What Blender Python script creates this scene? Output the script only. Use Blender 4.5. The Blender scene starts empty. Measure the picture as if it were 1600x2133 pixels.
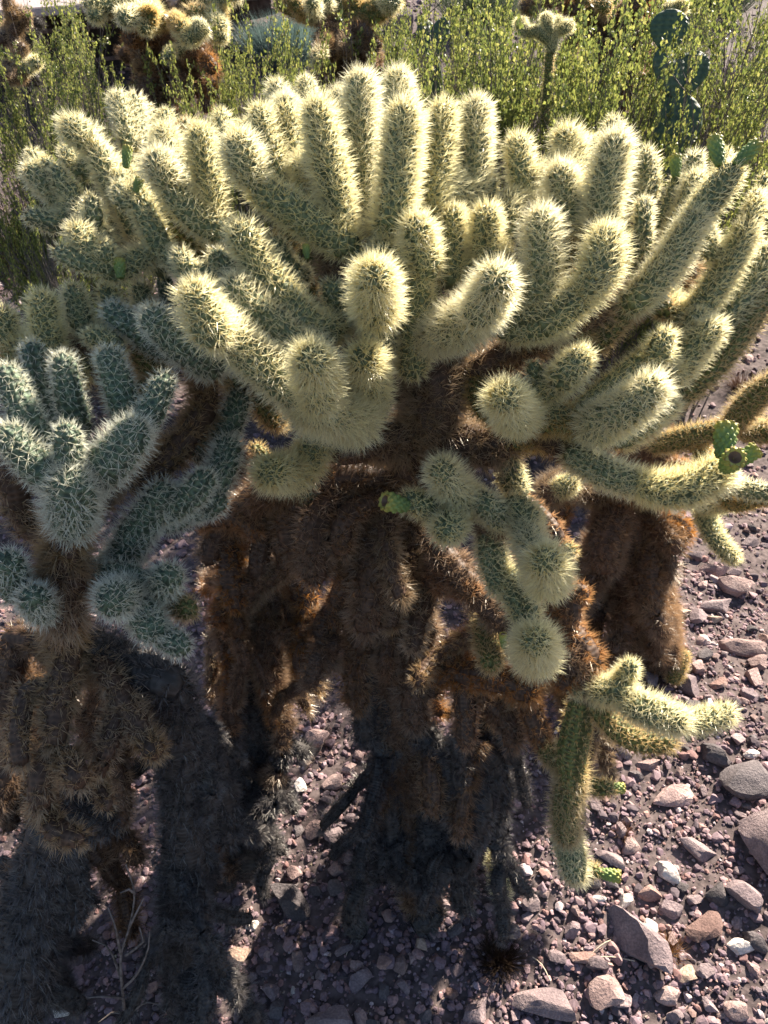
import bpy, math, random
import numpy as np
from mathutils import Vector, Matrix
from mathutils.bvhtree import BVHTree

random.seed(7)
rng = np.random.default_rng(7)
scene = bpy.context.scene
col = scene.collection

# ------------------------------------------------------------------ camera
CAM = np.array((0.0, 0.0, 1.5))
PITCH = math.radians(37.0)
F = 1642.0
cam_data = bpy.data.cameras.new('camera')
cam = bpy.data.objects.new('camera', cam_data)
col.objects.link(cam)
cam.location = CAM
cam.rotation_euler = (math.radians(90) - PITCH, 0, 0)
cam_data.sensor_fit = 'VERTICAL'
cam_data.sensor_height = 36.0
cam_data.lens = 36.0 * F / 2133.0
cam_data.clip_start = 0.02
cam_data.clip_end = 400
cam_data.dof.use_dof = True
cam_data.dof.focus_distance = 1.02
cam_data.dof.aperture_fstop = 20.0
scene.camera = cam

# ------------------------------------------------------------------ world and sun
SUN_EL = math.radians(34)
SUN_AZ = math.radians(38)          # to the right of straight ahead (+Y)
world = bpy.data.worlds.new("World")
scene.world = world
world.use_nodes = True
wn = world.node_tree.nodes
bg = wn['Background']
sky = wn.new('ShaderNodeTexSky')
sky.sky_type = 'NISHITA'
sky.sun_disc = False
sky.sun_elevation = SUN_EL
sky.sun_rotation = SUN_AZ
world.node_tree.links.new(sky.outputs[0], bg.inputs[0])
bg.inputs[1].default_value = 0.05
sun_data = bpy.data.lights.new('sun', 'SUN')
sun_data.energy = 5.0
sun_data.angle = math.radians(0.5)
sun_data.color = (1.0, 0.89, 0.735)
sun = bpy.data.objects.new('sun', sun_data)
col.objects.link(sun)
sdir = Vector((math.sin(SUN_AZ) * math.cos(SUN_EL), math.cos(SUN_AZ) * math.cos(SUN_EL), math.sin(SUN_EL)))
sun.rotation_euler = sdir.to_track_quat('Z', 'Y').to_euler()
sun.location = sdir * 20
scene.view_settings.view_transform = 'Standard'
scene.view_settings.look = 'None'
scene.view_settings.exposure = 2.0
scene.view_settings.gamma = 1
scene.view_settings.use_curve_mapping = False
scene.render.engine = 'CYCLES'
scene.cycles.max_bounces = 6
scene.cycles.diffuse_bounces = 4
scene.cycles.transmission_bounces = 4
scene.cycles.glossy_bounces = 2
scene.cycles.use_denoising = True
scene.cycles.sample_clamp_indirect = 6

# ------------------------------------------------------------------ pixel helpers (points of the photograph -> places)
FWD = np.array((0, math.cos(PITCH), -math.sin(PITCH)))
UP = np.array((0, math.sin(PITCH), math.cos(PITCH)))
RIGHT = np.array((1.0, 0, 0))

def ray(px, py):
    return FWD + (px - 800) / F * RIGHT - (py - 1066.5) / F * UP

def P(px, py, d):
    return CAM + ray(px, py) * d

_wv = [(rng.uniform(-1, 1, 2) * f, rng.uniform(0, 6.28), a) for f, a in
       ((0.8, .02), (1.5, .012), (3, .008), (5, .006), (9, .004), (14, .003), (23, .002), (31, .0015))]

def height(x, y):
    x = np.asarray(x, float); y = np.asarray(y, float)
    h = 0.0 * x
    for k, ph, a in _wv:
        h = h + a * np.sin(k[0] * x * 3 + k[1] * y * 3 + ph)
    t = np.clip(y - 2.3, 0, None)
    return h + 0.15 * t * t / (t + 1.0)

def G(px, py):
    r = ray(px, py)
    d = 0.3
    while d < 60:
        p = CAM + r * d
        if p[2] <= height(p[0], p[1]):
            break
        d += 0.004 * (1 + d)
    return p, d

# ------------------------------------------------------------------ material helpers
def new_mat(name):
    m = bpy.data.materials.new(name)
    m.use_nodes = True
    nt = m.node_tree
    for n in list(nt.nodes):
        nt.nodes.remove(n)
    out = nt.nodes.new('ShaderNodeOutputMaterial')
    return m, nt, out

def N(nt, t, **kw):
    n = nt.nodes.new(t)
    for k, v in kw.items():
        if k.startswith('i_'):
            n.inputs[int(k[2:])].default_value = v
        else:
            setattr(n, k, v)
    return n

def L(nt, a, b):
    nt.links.new(a, b)

def ramp(nt, fac, stops):
    r = N(nt, 'ShaderNodeValToRGB')
    e = r.color_ramp.elements
    while len(e) < len(stops):
        e.new(0.5)
    for i, (p, c) in enumerate(stops):
        e[i].position = p
        e[i].color = (*c, 1)
    L(nt, fac, r.inputs[0])
    return r.outputs[0]

def spine_mat(name, base, tip, trans, rough=0.35, vary=0.25):
    m, nt, out = new_mat(name)
    a = N(nt, 'ShaderNodeAttribute', attribute_name='along')
    b = N(nt, 'ShaderNodeAttribute', attribute_name='rnd')
    oi = N(nt, 'ShaderNodeObjectInfo')
    c = ramp(nt, a.outputs['Fac'], [(0.0, base), (0.45, tuple((x + 2 * y) / 3 for x, y in zip(base, tip))), (1.0, tip)])
    hsv = N(nt, 'ShaderNodeHueSaturation')
    mr = N(nt, 'ShaderNodeMapRange', i_3=1 - vary, i_4=1 + vary * .5)
    L(nt, b.outputs['Fac'], mr.inputs[0])
    mr2 = N(nt, 'ShaderNodeMapRange', i_3=0.85, i_4=1.15)
    L(nt, oi.outputs['Random'], mr2.inputs[0])
    L(nt, mr.outputs[0], hsv.inputs['Value'])
    L(nt, mr2.outputs[0], hsv.inputs['Saturation'])
    L(nt, c, hsv.inputs['Color'])
    dif = N(nt, 'ShaderNodeBsdfDiffuse')
    tr = N(nt, 'ShaderNodeBsdfTranslucent')
    gl = N(nt, 'ShaderNodeBsdfGlossy')
    gl.inputs['Roughness'].default_value = rough
    gl.inputs['Color'].default_value = (1, .97, .9, 1)
    L(nt, hsv.outputs[0], dif.inputs[0]); L(nt, hsv.outputs[0], tr.inputs[0])
    mx = N(nt, 'ShaderNodeMixShader', i_0=trans)
    L(nt, dif.outputs[0], mx.inputs[1]); L(nt, tr.outputs[0], mx.inputs[2])
    mx2 = N(nt, 'ShaderNodeMixShader', i_0=0.07)
    L(nt, mx.outputs[0], mx2.inputs[1]); L(nt, gl.outputs[0], mx2.inputs[2])
    L(nt, mx2.outputs[0], out.inputs[0])
    return m

def body_mat(name, c1, c2, groove, scale=1.0, bump=0.004):
    """skin of a cactus stem: diamond tubercles from the (turn, length) coordinates, mottled colour"""
    m, nt, out = new_mat(name)
    uv = N(nt, 'ShaderNodeAttribute', attribute_name='turn')
    sep = N(nt, 'ShaderNodeSeparateXYZ')
    L(nt, uv.outputs['Vector'], sep.inputs[0])
    def mth(op, a, b=None):
        n = N(nt, 'ShaderNodeMath', operation=op)
        for i, v in enumerate((a, b)):
            if v is None: continue
            if isinstance(v, (int, float)): n.inputs[i].default_value = v
            else: L(nt, v, n.inputs[i])
        return n.outputs[0]
    u = mth('MULTIPLY', sep.outputs[0], 5.0 * scale)
    v = mth('MULTIPLY', sep.outputs[1], 420.0 * scale)
    s1 = mth('SINE', mth('ADD', u, v)); s2 = mth('SINE', mth('SUBTRACT', u, v))
    pat = mth('MULTIPLY', mth('ADD', mth('MULTIPLY', s1, s2), 1.0), .5)
    geo = N(nt, 'ShaderNodeNewGeometry')
    tex = N(nt, 'ShaderNodeTexNoise'); tex.inputs['Scale'].default_value = 60
    L(nt, geo.outputs['Position'], tex.inputs['Vector'])
    c = ramp(nt, tex.outputs[0], [(.35, c1), (.7, c2)])
    mix = N(nt, 'ShaderNodeMixRGB')
    mix.inputs[1].default_value = (*groove, 1)
    L(nt, c, mix.inputs[2])
    fr = N(nt, 'ShaderNodeMapRange', i_1=.1, i_2=.55)
    L(nt, pat, fr.inputs[0]); L(nt, fr.outputs[0], mix.inputs[0])
    bmp = N(nt, 'ShaderNodeBump'); bmp.inputs['Strength'].default_value = .8; bmp.inputs['Distance'].default_value = bump
    L(nt, pat, bmp.inputs['Height'])
    bs = N(nt, 'ShaderNodeBsdfPrincipled'); bs.inputs['Roughness'].default_value = .6
    bs.inputs['Specular IOR Level'].default_value = .3
    L(nt, mix.outputs[0], bs.inputs['Base Color']); L(nt, bmp.outputs[0], bs.inputs['Normal'])
    L(nt, bs.outputs[0], out.inputs[0])
    return m

def rock_mat(name, c1, c2, c3, scale=9.0):
    m, nt, out = new_mat(name)
    tc = N(nt, 'ShaderNodeTexCoord'); oi = N(nt, 'ShaderNodeObjectInfo')
    add = N(nt, 'ShaderNodeVectorMath', operation='ADD')
    geo = N(nt, 'ShaderNodeNewGeometry')
    L(nt, geo.outputs['Position'], add.inputs[0]); L(nt, oi.outputs['Random'], add.inputs[1])
    n1 = N(nt, 'ShaderNodeTexNoise'); n1.inputs['Scale'].default_value = scale * 2; n1.inputs['Detail'].default_value = 6
    n2 = N(nt, 'ShaderNodeTexNoise'); n2.inputs['Scale'].default_value = scale * 28; n2.inputs['Detail'].default_value = 4
    vo = N(nt, 'ShaderNodeTexVoronoi'); vo.inputs['Scale'].default_value = scale * 30; vo.inputs['Randomness'].default_value = 1
    n3 = N(nt, 'ShaderNodeTexNoise'); n3.inputs['Scale'].default_value = scale * 9; n3.inputs['Detail'].default_value = 8; n3.inputs['Roughness'].default_value = .7
    L(nt, add.outputs[0], n3.inputs['Vector'])
    for n in (n1, n2, vo): L(nt, add.outputs[0], n.inputs['Vector'])
    c = ramp(nt, n1.outputs[0], [(.3, c1), (.55, c2), (.75, c3)])
    pit = ramp(nt, vo.outputs['Distance'], [(.0, (.5, .46, .46)), (.17, (1, 1, 1))])
    mm = N(nt, 'ShaderNodeMixRGB', blend_type='MULTIPLY'); mm.inputs[0].default_value = .7
    L(nt, c, mm.inputs[1]); L(nt, pit, mm.inputs[2])
    sp = ramp(nt, n2.outputs[0], [(.4, (.78, .76, .76)), (.62, (1.25, 1.22, 1.2))])
    m2 = N(nt, 'ShaderNodeMixRGB', blend_type='MULTIPLY'); m2.inputs[0].default_value = .8
    L(nt, mm.outputs[0], m2.inputs[1]); L(nt, sp, m2.inputs[2])
    hsv = N(nt, 'ShaderNodeHueSaturation')
    mr = N(nt, 'ShaderNodeMapRange', i_3=.72, i_4=1.25)
    L(nt, oi.outputs['Random'], mr.inputs[0]); L(nt, mr.outputs[0], hsv.inputs['Value']); L(nt, m2.outputs[0], hsv.inputs['Color'])
    b = N(nt, 'ShaderNodeBump'); b.inputs['Strength'].default_value = .6; b.inputs['Distance'].default_value = .0045
    ad = N(nt, 'ShaderNodeMath', operation='ADD')
    L(nt, n2.outputs[0], ad.inputs[0]); m6 = N(nt, 'ShaderNodeMath', operation='MULTIPLY_ADD', i_1=2.6); L(nt, n3.outputs[0], m6.inputs[0]); mv = N(nt, 'ShaderNodeMath', operation='MINIMUM', i_1=.22); L(nt, vo.outputs['Distance'], mv.inputs[0]); L(nt, mv.outputs[0], m6.inputs[2]); L(nt, m6.outputs[0], ad.inputs[1]); L(nt, ad.outputs[0], b.inputs['Height'])
    bs = N(nt, 'ShaderNodeBsdfPrincipled'); bs.inputs['Roughness'].default_value = .82
    bs.inputs['Specular IOR Level'].default_value = .3
    L(nt, hsv.outputs[0], bs.inputs['Base Color']); L(nt, b.outputs[0], bs.inputs['Normal'])
    L(nt, bs.outputs[0], out.inputs[0])
    return m

def attr_mat(name, rough=.85, trans=0.0, gloss=.25):
    """colour of its own per piece, stored in the mesh as 'tint'"""
    m, nt, out = new_mat(name)
    a = N(nt, 'ShaderNodeAttribute', attribute_name='tint')
    geo = N(nt, 'ShaderNodeNewGeometry')
    n2 = N(nt, 'ShaderNodeTexNoise'); n2.inputs['Scale'].default_value = 260; n2.inputs['Detail'].default_value = 3
    L(nt, geo.outputs['Position'], n2.inputs['Vector'])
    sp = ramp(nt, n2.outputs[0], [(.35, (.72, .7, .7)), (.65, (1.2, 1.18, 1.15))])
    mm = N(nt, 'ShaderNodeMixRGB', blend_type='MULTIPLY'); mm.inputs[0].default_value = .8 if trans == 0 else .2
    L(nt, a.outputs['Color'], mm.inputs[1]); L(nt, sp, mm.inputs[2])
    bs = N(nt, 'ShaderNodeBsdfPrincipled'); bs.inputs['Roughness'].default_value = rough
    bs.inputs['Specular IOR Level'].default_value = gloss
    L(nt, mm.outputs[0], bs.inputs['Base Color'])
    if trans:
        tr = N(nt, 'ShaderNodeBsdfTranslucent'); L(nt, mm.outputs[0], tr.inputs[0])
        mx = N(nt, 'ShaderNodeMixShader', i_0=trans)
        L(nt, bs.outputs[0], mx.inputs[1]); L(nt, tr.outputs[0], mx.inputs[2]); L(nt, mx.outputs[0], out.inputs[0])
    else:
        L(nt, bs.outputs[0], out.inputs[0])
    return m

def noise_mat(name, c1, c2, scale=40, rough=.8, bump=.003, detail=6):
    m, nt, out = new_mat(name)
    geo = N(nt, 'ShaderNodeNewGeometry')
    n = N(nt, 'ShaderNodeTexNoise'); n.inputs['Scale'].default_value = scale; n.inputs['Detail'].default_value = detail
    L(nt, geo.outputs['Position'], n.inputs['Vector'])
    c = ramp(nt, n.outputs[0], [(.35, c1), (.65, c2)])
    b = N(nt, 'ShaderNodeBump'); b.inputs['Strength'].default_value = .7; b.inputs['Distance'].default_value = bump
    L(nt, n.outputs[0], b.inputs['Height'])
    bs = N(nt, 'ShaderNodeBsdfPrincipled'); bs.inputs['Roughness'].default_value = rough
    bs.inputs['Specular IOR Level'].default_value = .2
    L(nt, c, bs.inputs['Base Color']); L(nt, b.outputs[0], bs.inputs['Normal']); L(nt, bs.outputs[0], out.inputs[0])
    return m

MAT = dict(
    s_cream=spine_mat('cream_spines', (.74, .63, .32), (.97, .93, .64), .62),
    s_shade_pale=spine_mat('shade_pale_spines', (.50, .47, .33), (.88, .90, .78), .50),  # cool look of spines in shade put into the colour, left plant
    s_gold=spine_mat('straw_spines', (.42, .26, .08), (.82, .66, .34), .58),
    s_tan=spine_mat('tan_spines', (.20, .125, .065), (.56, .41, .25), .45),
    s_rust=spine_mat('rust_brown_spines', (.24, .10, .035), (.60, .34, .15), .56),
    s_brown=spine_mat('dead_brown_spines', (.12, .065, .035), (.44, .29, .175), .52),
    s_grey=spine_mat('weathered_grey_spines', (.03, .027, .028), (.15, .138, .142), .3),
    b_green=body_mat('cactus_skin_blue_green', (.115, .145, .075), (.18, .21, .11), (.07, .09, .05)),
    b_shade_blue=body_mat('cactus_skin_shade_blue_green', (.075, .115, .072), (.12, .165, .105), (.04, .06, .043)),  # left plant's skin, bluish tone of its shade put into the colour
    b_olive=body_mat('cactus_skin_olive', (.10, .12, .035), (.17, .18, .06), (.05, .055, .02)),
    b_brown=body_mat('dead_stem_brown', (.06, .034, .022), (.12, .07, .045), (.05, .029, .019), bump=.0012),
    b_grey=body_mat('dead_stem_grey', (.03, .027, .026), (.07, .062, .06), (.026, .023, .022), bump=.0012),
)

# ------------------------------------------------------------------ mesh helpers
def mesh_from(name, verts, faces, mat, smooth=True, attrs=None):
    me = bpy.data.meshes.new(name)
    nv, nf = len(verts), len(faces)
    k = faces.shape[1]
    me.vertices.add(nv)
    me.vertices.foreach_set('co', np.asarray(verts, np.float32).ravel())
    me.loops.add(nf * k)
    me.loops.foreach_set('vertex_index', np.asarray(faces, np.int32).ravel())
    me.polygons.add(nf)
    me.polygons.foreach_set('loop_start', np.arange(0, nf * k, k, dtype=np.int32))
    me.polygons.foreach_set('loop_total', np.full(nf, k, np.int32))
    me.polygons.foreach_set('use_smooth', np.full(nf, smooth, bool))
    for n, (t, dom, data) in (attrs or {}).items():
        at = me.attributes.new(n, t, dom)
        key = 'value' if t == 'FLOAT' else ('vector' if t == 'FLOAT_VECTOR' else 'color')
        at.data.foreach_set(key, np.asarray(data, np.float32).ravel())
    me.update(calc_edges=True)
    me.materials.append(mat)
    return me

def obj(name, me, parent=None, **props):
    o = bpy.data.objects.new(name, me)
    col.objects.link(o)
    if parent is not None:
        o.parent = parent
    for k, v in props.items():
        o[k] = v
    return o

def thing(name, label, cat, loc=(0, 0, 0), group=None):
    o = bpy.data.objects.new(name, None)
    o.empty_display_size = .05
    o.location = loc
    o['label'] = label; o['category'] = cat
    if group: o['group'] = group
    col.objects.link(o)
    return o

def unit(v):
    return v / (np.linalg.norm(v, axis=-1, keepdims=True) + 1e-12)

def smooth_path(pts, step=.005):
    """Catmull-Rom through the points, resampled evenly"""
    pts = np.asarray(pts, float)
    if len(pts) == 2:
        dense = pts[0] + (pts[1] - pts[0]) * np.linspace(0, 1, 30)[:, None]
    else:
        p = np.vstack([2 * pts[0] - pts[1], pts, 2 * pts[-1] - pts[-2]])
        out = []
        for i in range(1, len(p) - 2):
            t = np.linspace(0, 1, 20, endpoint=False)[:, None]
            a, b, c, d = p[i - 1], p[i], p[i + 1], p[i + 2]
            out.append(.5 * ((2 * b) + (-a + c) * t + (2 * a - 5 * b + 4 * c - d) * t ** 2 + (-a + 3 * b - 3 * c + d) * t ** 3))
        dense = np.vstack(out + [pts[-1:]])
    seg = np.linalg.norm(np.diff(dense, axis=0), axis=1)
    s = np.concatenate([[0], np.cumsum(seg)])
    n = max(3, int(s[-1] / step) + 1)
    q = np.linspace(0, s[-1], n)
    return np.stack([np.interp(q, s, dense[:, i]) for i in range(3)], 1), q

def frames(path):
    t = unit(np.gradient(path, axis=0))
    u = np.zeros_like(t)
    a = np.array((0, 0, 1.0)) if abs(t[0][2]) < .8 else np.array((1.0, 0, 0))
    u[0] = unit(np.cross(t[0], a))
    for i in range(1, len(t)):
        v = u[i - 1] - t[i] * np.dot(u[i - 1], t[i])
        u[i] = v / (np.linalg.norm(v) + 1e-12)
    return t, u, np.cross(t, u)

def tube(path, radii, sides=8, cap=True):
    t, u, w = frames(path)
    a = np.linspace(0, 2 * np.pi, sides, endpoint=False)
    ring = path[:, None] + radii[:, None, None] * (np.cos(a)[None, :, None] * u[:, None] + np.sin(a)[None, :, None] * w[:, None])
    n = len(path)
    v = ring.reshape(-1, 3)
    i = np.arange(n - 1)[:, None] * sides; j = np.arange(sides)[None]; j2 = (j + 1) % sides
    f = np.stack([i + j, i + j2, i + sides + j2, i + sides + j], -1).reshape(-1, 4)
    return v, f

class Bag:
    def __init__(s): s.v = []; s.f = []; s.n = 0; s.c = []
    def add(s, v, f, c=None):
        s.v.append(v); s.f.append(f + s.n); s.n += len(v)
        if c is not None: s.c.append(np.broadcast_to(np.asarray(c, float), (len(v), 3)))
    def mesh(s, name, mat, smooth=True):
        at = None
        if s.c:
            c = np.vstack(s.c); at = {'tint': ('FLOAT_COLOR', 'POINT', np.hstack([c, np.ones((len(c), 1))]))}
        return mesh_from(name, np.vstack(s.v), np.vstack(s.f), mat, smooth, at)

# ------------------------------------------------------------------ cholla stems
def stem_body(path, q, rb, mat, sides=18, name='stem_joint', lump=0.0, basecap=.55):
    Lr = q[-1]
    prof = profile(q, Lr, rb, basecap)
    t, u, w = frames(path)
    a = np.linspace(0, 2 * np.pi, sides, endpoint=False)
    A, Q = np.meshgrid(a, q)
    r = prof[:, None] * (1 + 0.05 * np.sin(5 * A + Q * 420) * np.sin(5 * A - Q * 420))
    if lump:
        r = r * (1 + lump * (np.sin(3 * A + Q * 41) * .6 + np.sin(2 * A - Q * 27 + 1) * .6 + np.sin(5 * A + Q * 73 + 2) * .35))
    ring = path[:, None] + r[..., None] * (np.cos(A)[..., None] * u[:, None] + np.sin(A)[..., None] * w[:, None])
    v = ring.reshape(-1, 3)
    n = len(path)
    i = np.arange(n - 1)[:, None] * sides; j = np.arange(sides)[None]; j2 = (j + 1) % sides
    f = np.stack([i + j, i + j2, i + sides + j2, i + sides + j], -1).reshape(-1, 4)
    turn = np.stack([A, Q, 0 * A], -1).reshape(-1, 3)
    return mesh_from(name, v, f, mat, True, {'turn': ('FLOAT_VECTOR', 'POINT', turn)})

def profile(q, Lr, rb, basecap):
    r = np.full_like(q, rb)
    r *= 1 - .10 * np.cos(np.clip(q / max(Lr, 1e-6), 0, 1) * 2 * np.pi) * 1.0 * (Lr > 3 * rb)
    e = np.clip((q - (Lr - rb)) / rb, 0, .999)
    r = r * np.sqrt(1 - e ** 2)
    e2 = np.clip((rb - q) / rb, 0, 1)
    r = r * (1 - (1 - basecap) * e2 ** 2)
    return np.maximum(r, rb * .04)

def spines_geo(path, q, rb, ls, area, m, width=.00055, basecap=.55, splay=(4, 76), lean=.22, skip=None, rand=False):
    """star clusters of needles from every areole, spirally arranged"""
    Lr = q[-1]
    k = max(8, int(2 * np.pi * rb * Lr / area))
    s = (np.arange(k) + .5) / k * Lr
    th = np.arange(k) * 2.39996 + rng.uniform(0, 6)
    jt = .0006 if rb < .03 else .004
    s = np.clip(s + rng.normal(0, jt, k), 0, Lr); th = th + rng.normal(0, jt * 30, k)
    if rb > .026 or rand: s = rng.uniform(0, Lr, k); th = rng.uniform(0, 6.2832, k)
    t, u, w = frames(path)
    def at(arr, ss): return np.stack([np.interp(ss, q, arr[:, i]) for i in range(3)], 1)
    c, T, U, Wv = at(path, s), unit(at(t, s)), unit(at(u, s)), unit(at(w, s))
    r = profile(s, Lr, rb, basecap)
    rad = np.cos(th)[:, None] * U + np.sin(th)[:, None] * Wv
    e = np.clip((s - (Lr - rb)) / rb, 0, 1)[:, None]
    nrm = unit(rad * np.sqrt(1 - e ** 2) + T * e)
    pos = c + rad * r[:, None]
    if skip is not None:
        keep = skip(s / Lr, rng.uniform(0, 1, k))
        pos, nrm, T, rad = pos[keep], nrm[keep], T[keep], rad[keep]
        k = len(pos)
    pos = np.repeat(pos, m, 0); nrm = np.repeat(nrm, m, 0); TT = np.repeat(T, m, 0)
    n = k * m
    tilt = np.radians(rng.uniform(splay[0] ** 1.0, splay[1], n))
    az = rng.uniform(0, 2 * np.pi, n)
    b1 = unit(np.cross(nrm, np.roll(nrm, 1, axis=1) + np.array((.3, .1, -.2)))); b2 = np.cross(nrm, b1)
    d = unit(nrm * np.cos(tilt)[:, None] + (b1 * np.cos(az)[:, None] + b2 * np.sin(az)[:, None]) * np.sin(tilt)[:, None] + TT * lean)
    ln = ls * rng.uniform(.55, 1.25, n) * (1.08 - .22 * (tilt / 1.36))
    tipd = pos + d * ln[:, None]
    x = unit(np.cross(d, np.roll(d, 1, axis=1) + .2)); y = np.cross(d, x)
    wd = width * rng.uniform(.75, 1.25, n)[:, None]
    base = pos - d * .001
    v = np.stack([base + x * wd, base + y * wd * .45, base - x * wd, tipd], 1).reshape(-1, 3)
    i = np.arange(n)[:, None, None] * 4
    f = (i + np.array([[0, 1, 3], [1, 2, 3]])[None]).reshape(-1, 3)
    along = np.tile(np.array((0, 0, 0, 1.0)), n)
    rd = np.repeat(rng.uniform(0, 1, n), 4)
    return v, f, along, rd

def spine_mesh(geo, mat):
    v, f, along, rd = geo
    return mesh_from('spines', v, f, mat, False, {'along': ('FLOAT', 'POINT', along), 'rnd': ('FLOAT', 'POINT', rd)})

# kind: spine material, skin, spine length factor, area per areole (m2), needles, needle half width
KIND = {
    'c': ('s_cream', 'b_green', .98, 4.8e-5, 11, .00060),
    'g': ('s_cream', 'b_green', .88, 5.4e-5, 9, .00064),
    'h': ('s_shade_pale', 'b_shade_blue', .84, 6.6e-5, 9, .00048),
    'y': ('s_gold', 'b_olive', .9, 5.6e-5, 9, .00055),
    't': ('s_tan', 'b_brown', 1.1, 6.4e-5, 8, .00058),
    'r': ('s_rust', 'b_brown', .9, 6.4e-5, 8, .00056),
    'b': ('s_brown', 'b_brown', 1.0, 7.5e-5, 8, .00060),
    'k': ('s_grey', 'b_grey', .9, 8.5e-5, 8, .00060),
}
SPINE_TRIS = [0]

class Plant:
    def __init__(s, root):
        s.root = root; s.axis = []; s.base = np.array(root.location)
    def near(s, p):
        if not s.axis: return None, 9
        A = np.vstack(s.axis); dd = np.linalg.norm(A - p, axis=1); i = dd.argmin()
        return A[i], dd[i]
    def joint(s, kind, pts, R, join=True, name='stem_joint', lump=0.0, step=.006, dens=1.0, skip=None, ls=None):
        """pts in the world from base to tip; R the outer radius with needles (metres)"""
        sm, bm, lf, area, m, wd = KIND[kind]
        pts = [np.array(p) for p in pts]
        if ls is None:
            ls = min(.025, max(.010, R * .56)) * lf
        rb = max(.004, R - ls * .80)
        if join:
            qn, dist = s.near(pts[0])
            if dist > .012:
                if dist < .16: pts = [qn] + pts
                else: print('LOOSE', kind, [round(float(x), 3) for x in pts[0]], round(float(dist), 3))
        # round tips end at the last point: pull the axis in by the needle length
        dvec = pts[-1] - pts[-2]; dl = np.linalg.norm(dvec)
        if dl < R * .5:
            pts[-1] = pts[-2] + dvec / max(dl, 1e-6) * R * .5
        elif dl > R and kind in 'cgyh' and name == 'stem_joint':
            pts[-1] = pts[-1] + dvec / dl * R * .24
        path, q = smooth_path(pts, step)
        path = path - s.base
        s.axis.append(path + s.base)
        big = rb > .035
        b = obj(name, stem_body(path, q, rb, MAT[bm], 26 if big else 16, name, lump), s.root)
        geo = spines_geo(path, q, rb, ls, area / dens * (1.3 if big else 1), m, wd, skip=skip, rand=kind in 'tbrk')
        SPINE_TRIS[0] += len(geo[1])
        sp = obj('spines', spine_mesh(geo, MAT[sm]), b, kind='stuff')
        return b
    def table(s, text):
        for line in text.strip().splitlines():
            line = line.split('#')[0].split()
            if not line: continue
            kind, Rp = line[0], float(line[1])
            pp = [tuple(float(a) for a in w.split(',')) for w in line[2:]]
            nm = 'stem_joint'; lump = 0
            if kind[0] in 'TL':
                nm = 'trunk' if kind[0] == 'T' else 'limb'; lump = .10; kind = kind[1]
            # the tip: shorten by the outer radius so that the needles end where the photograph's do
            pts = [P(*p) for p in pp]
            if nm == 'stem_joint':
                a, b = np.array(pp[-2]), np.array(pp[-1])
            R = Rp * pp[-1][2] / F * (1.03 if kind in 'cgyh' else 1.0)
            s.joint(kind, pts, R, name=nm, lump=lump)

# ------------------------------------------------------------------ the ground
def grid_mesh(name, xs, ys, mat, off=0.0):
    X, Y = np.meshgrid(xs, ys)
    Z = height(X, Y) + off
    if len(xs) > 40:
        Z = Z + rng.normal(0, .0016, Z.shape)
    v = np.stack([X, Y, Z], -1).reshape(-1, 3)
    nx = len(xs)
    i = np.arange(len(ys) - 1)[:, None] * nx + np.arange(nx - 1)[None]
    f = np.stack([i, i + 1, i + nx + 1, i + nx], -1).reshape(-1, 4)
    return mesh_from(name, v, f, mat, True)

m_ground = noise_mat('desert_soil', (.055, .042, .042), (.14, .108, .106), 55, .95, .006, 8)
xs = np.concatenate([-np.geomspace(80, 3.2, 20), np.linspace(-3, 3, 180), np.geomspace(3.2, 80, 20)])
ys = np.concatenate([-np.geomspace(60, .8, 14), np.linspace(-.7, 5, 170), np.geomspace(5.3, 160, 26)])
obj('ground', grid_mesh('ground', xs, ys, m_ground), kind='structure')

# ------------------------------------------------------------------ stones
def ico(sub):
    import bmesh
    bm = bmesh.new(); bmesh.ops.create_icosphere(bm, subdivisions=sub, radius=1)
    v = np.array([x.co[:] for x in bm.verts]); f = np.array([[a.index for a in x.verts] for x in bm.faces]); bm.free()
    return v, f

ICO1, ICO2, ICO3 = ico(1), ico(2), ico(3)
OCT = (np.array([(1, 0, 0), (-1, 0, 0), (0, 1, 0), (0, -1, 0), (0, 0, 1), (0, 0, -1)], float),
       np.array([(0, 2, 4), (2, 1, 4), (1, 3, 4), (3, 0, 4), (2, 0, 5), (1, 2, 5), (3, 1, 5), (0, 3, 5)]))

def stone_shape(base, seed, angular=.5, fine=.03):
    r = np.random.default_rng(seed)
    v = base[0].copy()
    # chop by random planes: broken volcanic stone
    for _ in range(int(9 + 7 * angular)):
        n = unit(r.normal(0, 1, 3)); d = r.uniform(.36, .78)
        h = v @ n
        over = h > d
        v[over] -= (h[over] - d)[:, None] * n * (.93 + .07 * angular)
    for f_, a in ((2.2, .07), (4.5, .035), (9, fine * .7), (17, fine * .5)):
        k = r.normal(0, f_, (3, 3)); ph = r.uniform(0, 6, 3)
        v *= 1 + a * np.sin(v @ k + ph).mean(1, keepdims=True) * 1.5
    v -= (v.max(0) + v.min(0)) / 2
    v /= (v.max(0) - v.min(0)) / 2
    return v * np.array((1, r.uniform(.7, .95), r.uniform(.55, .8)))

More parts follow.
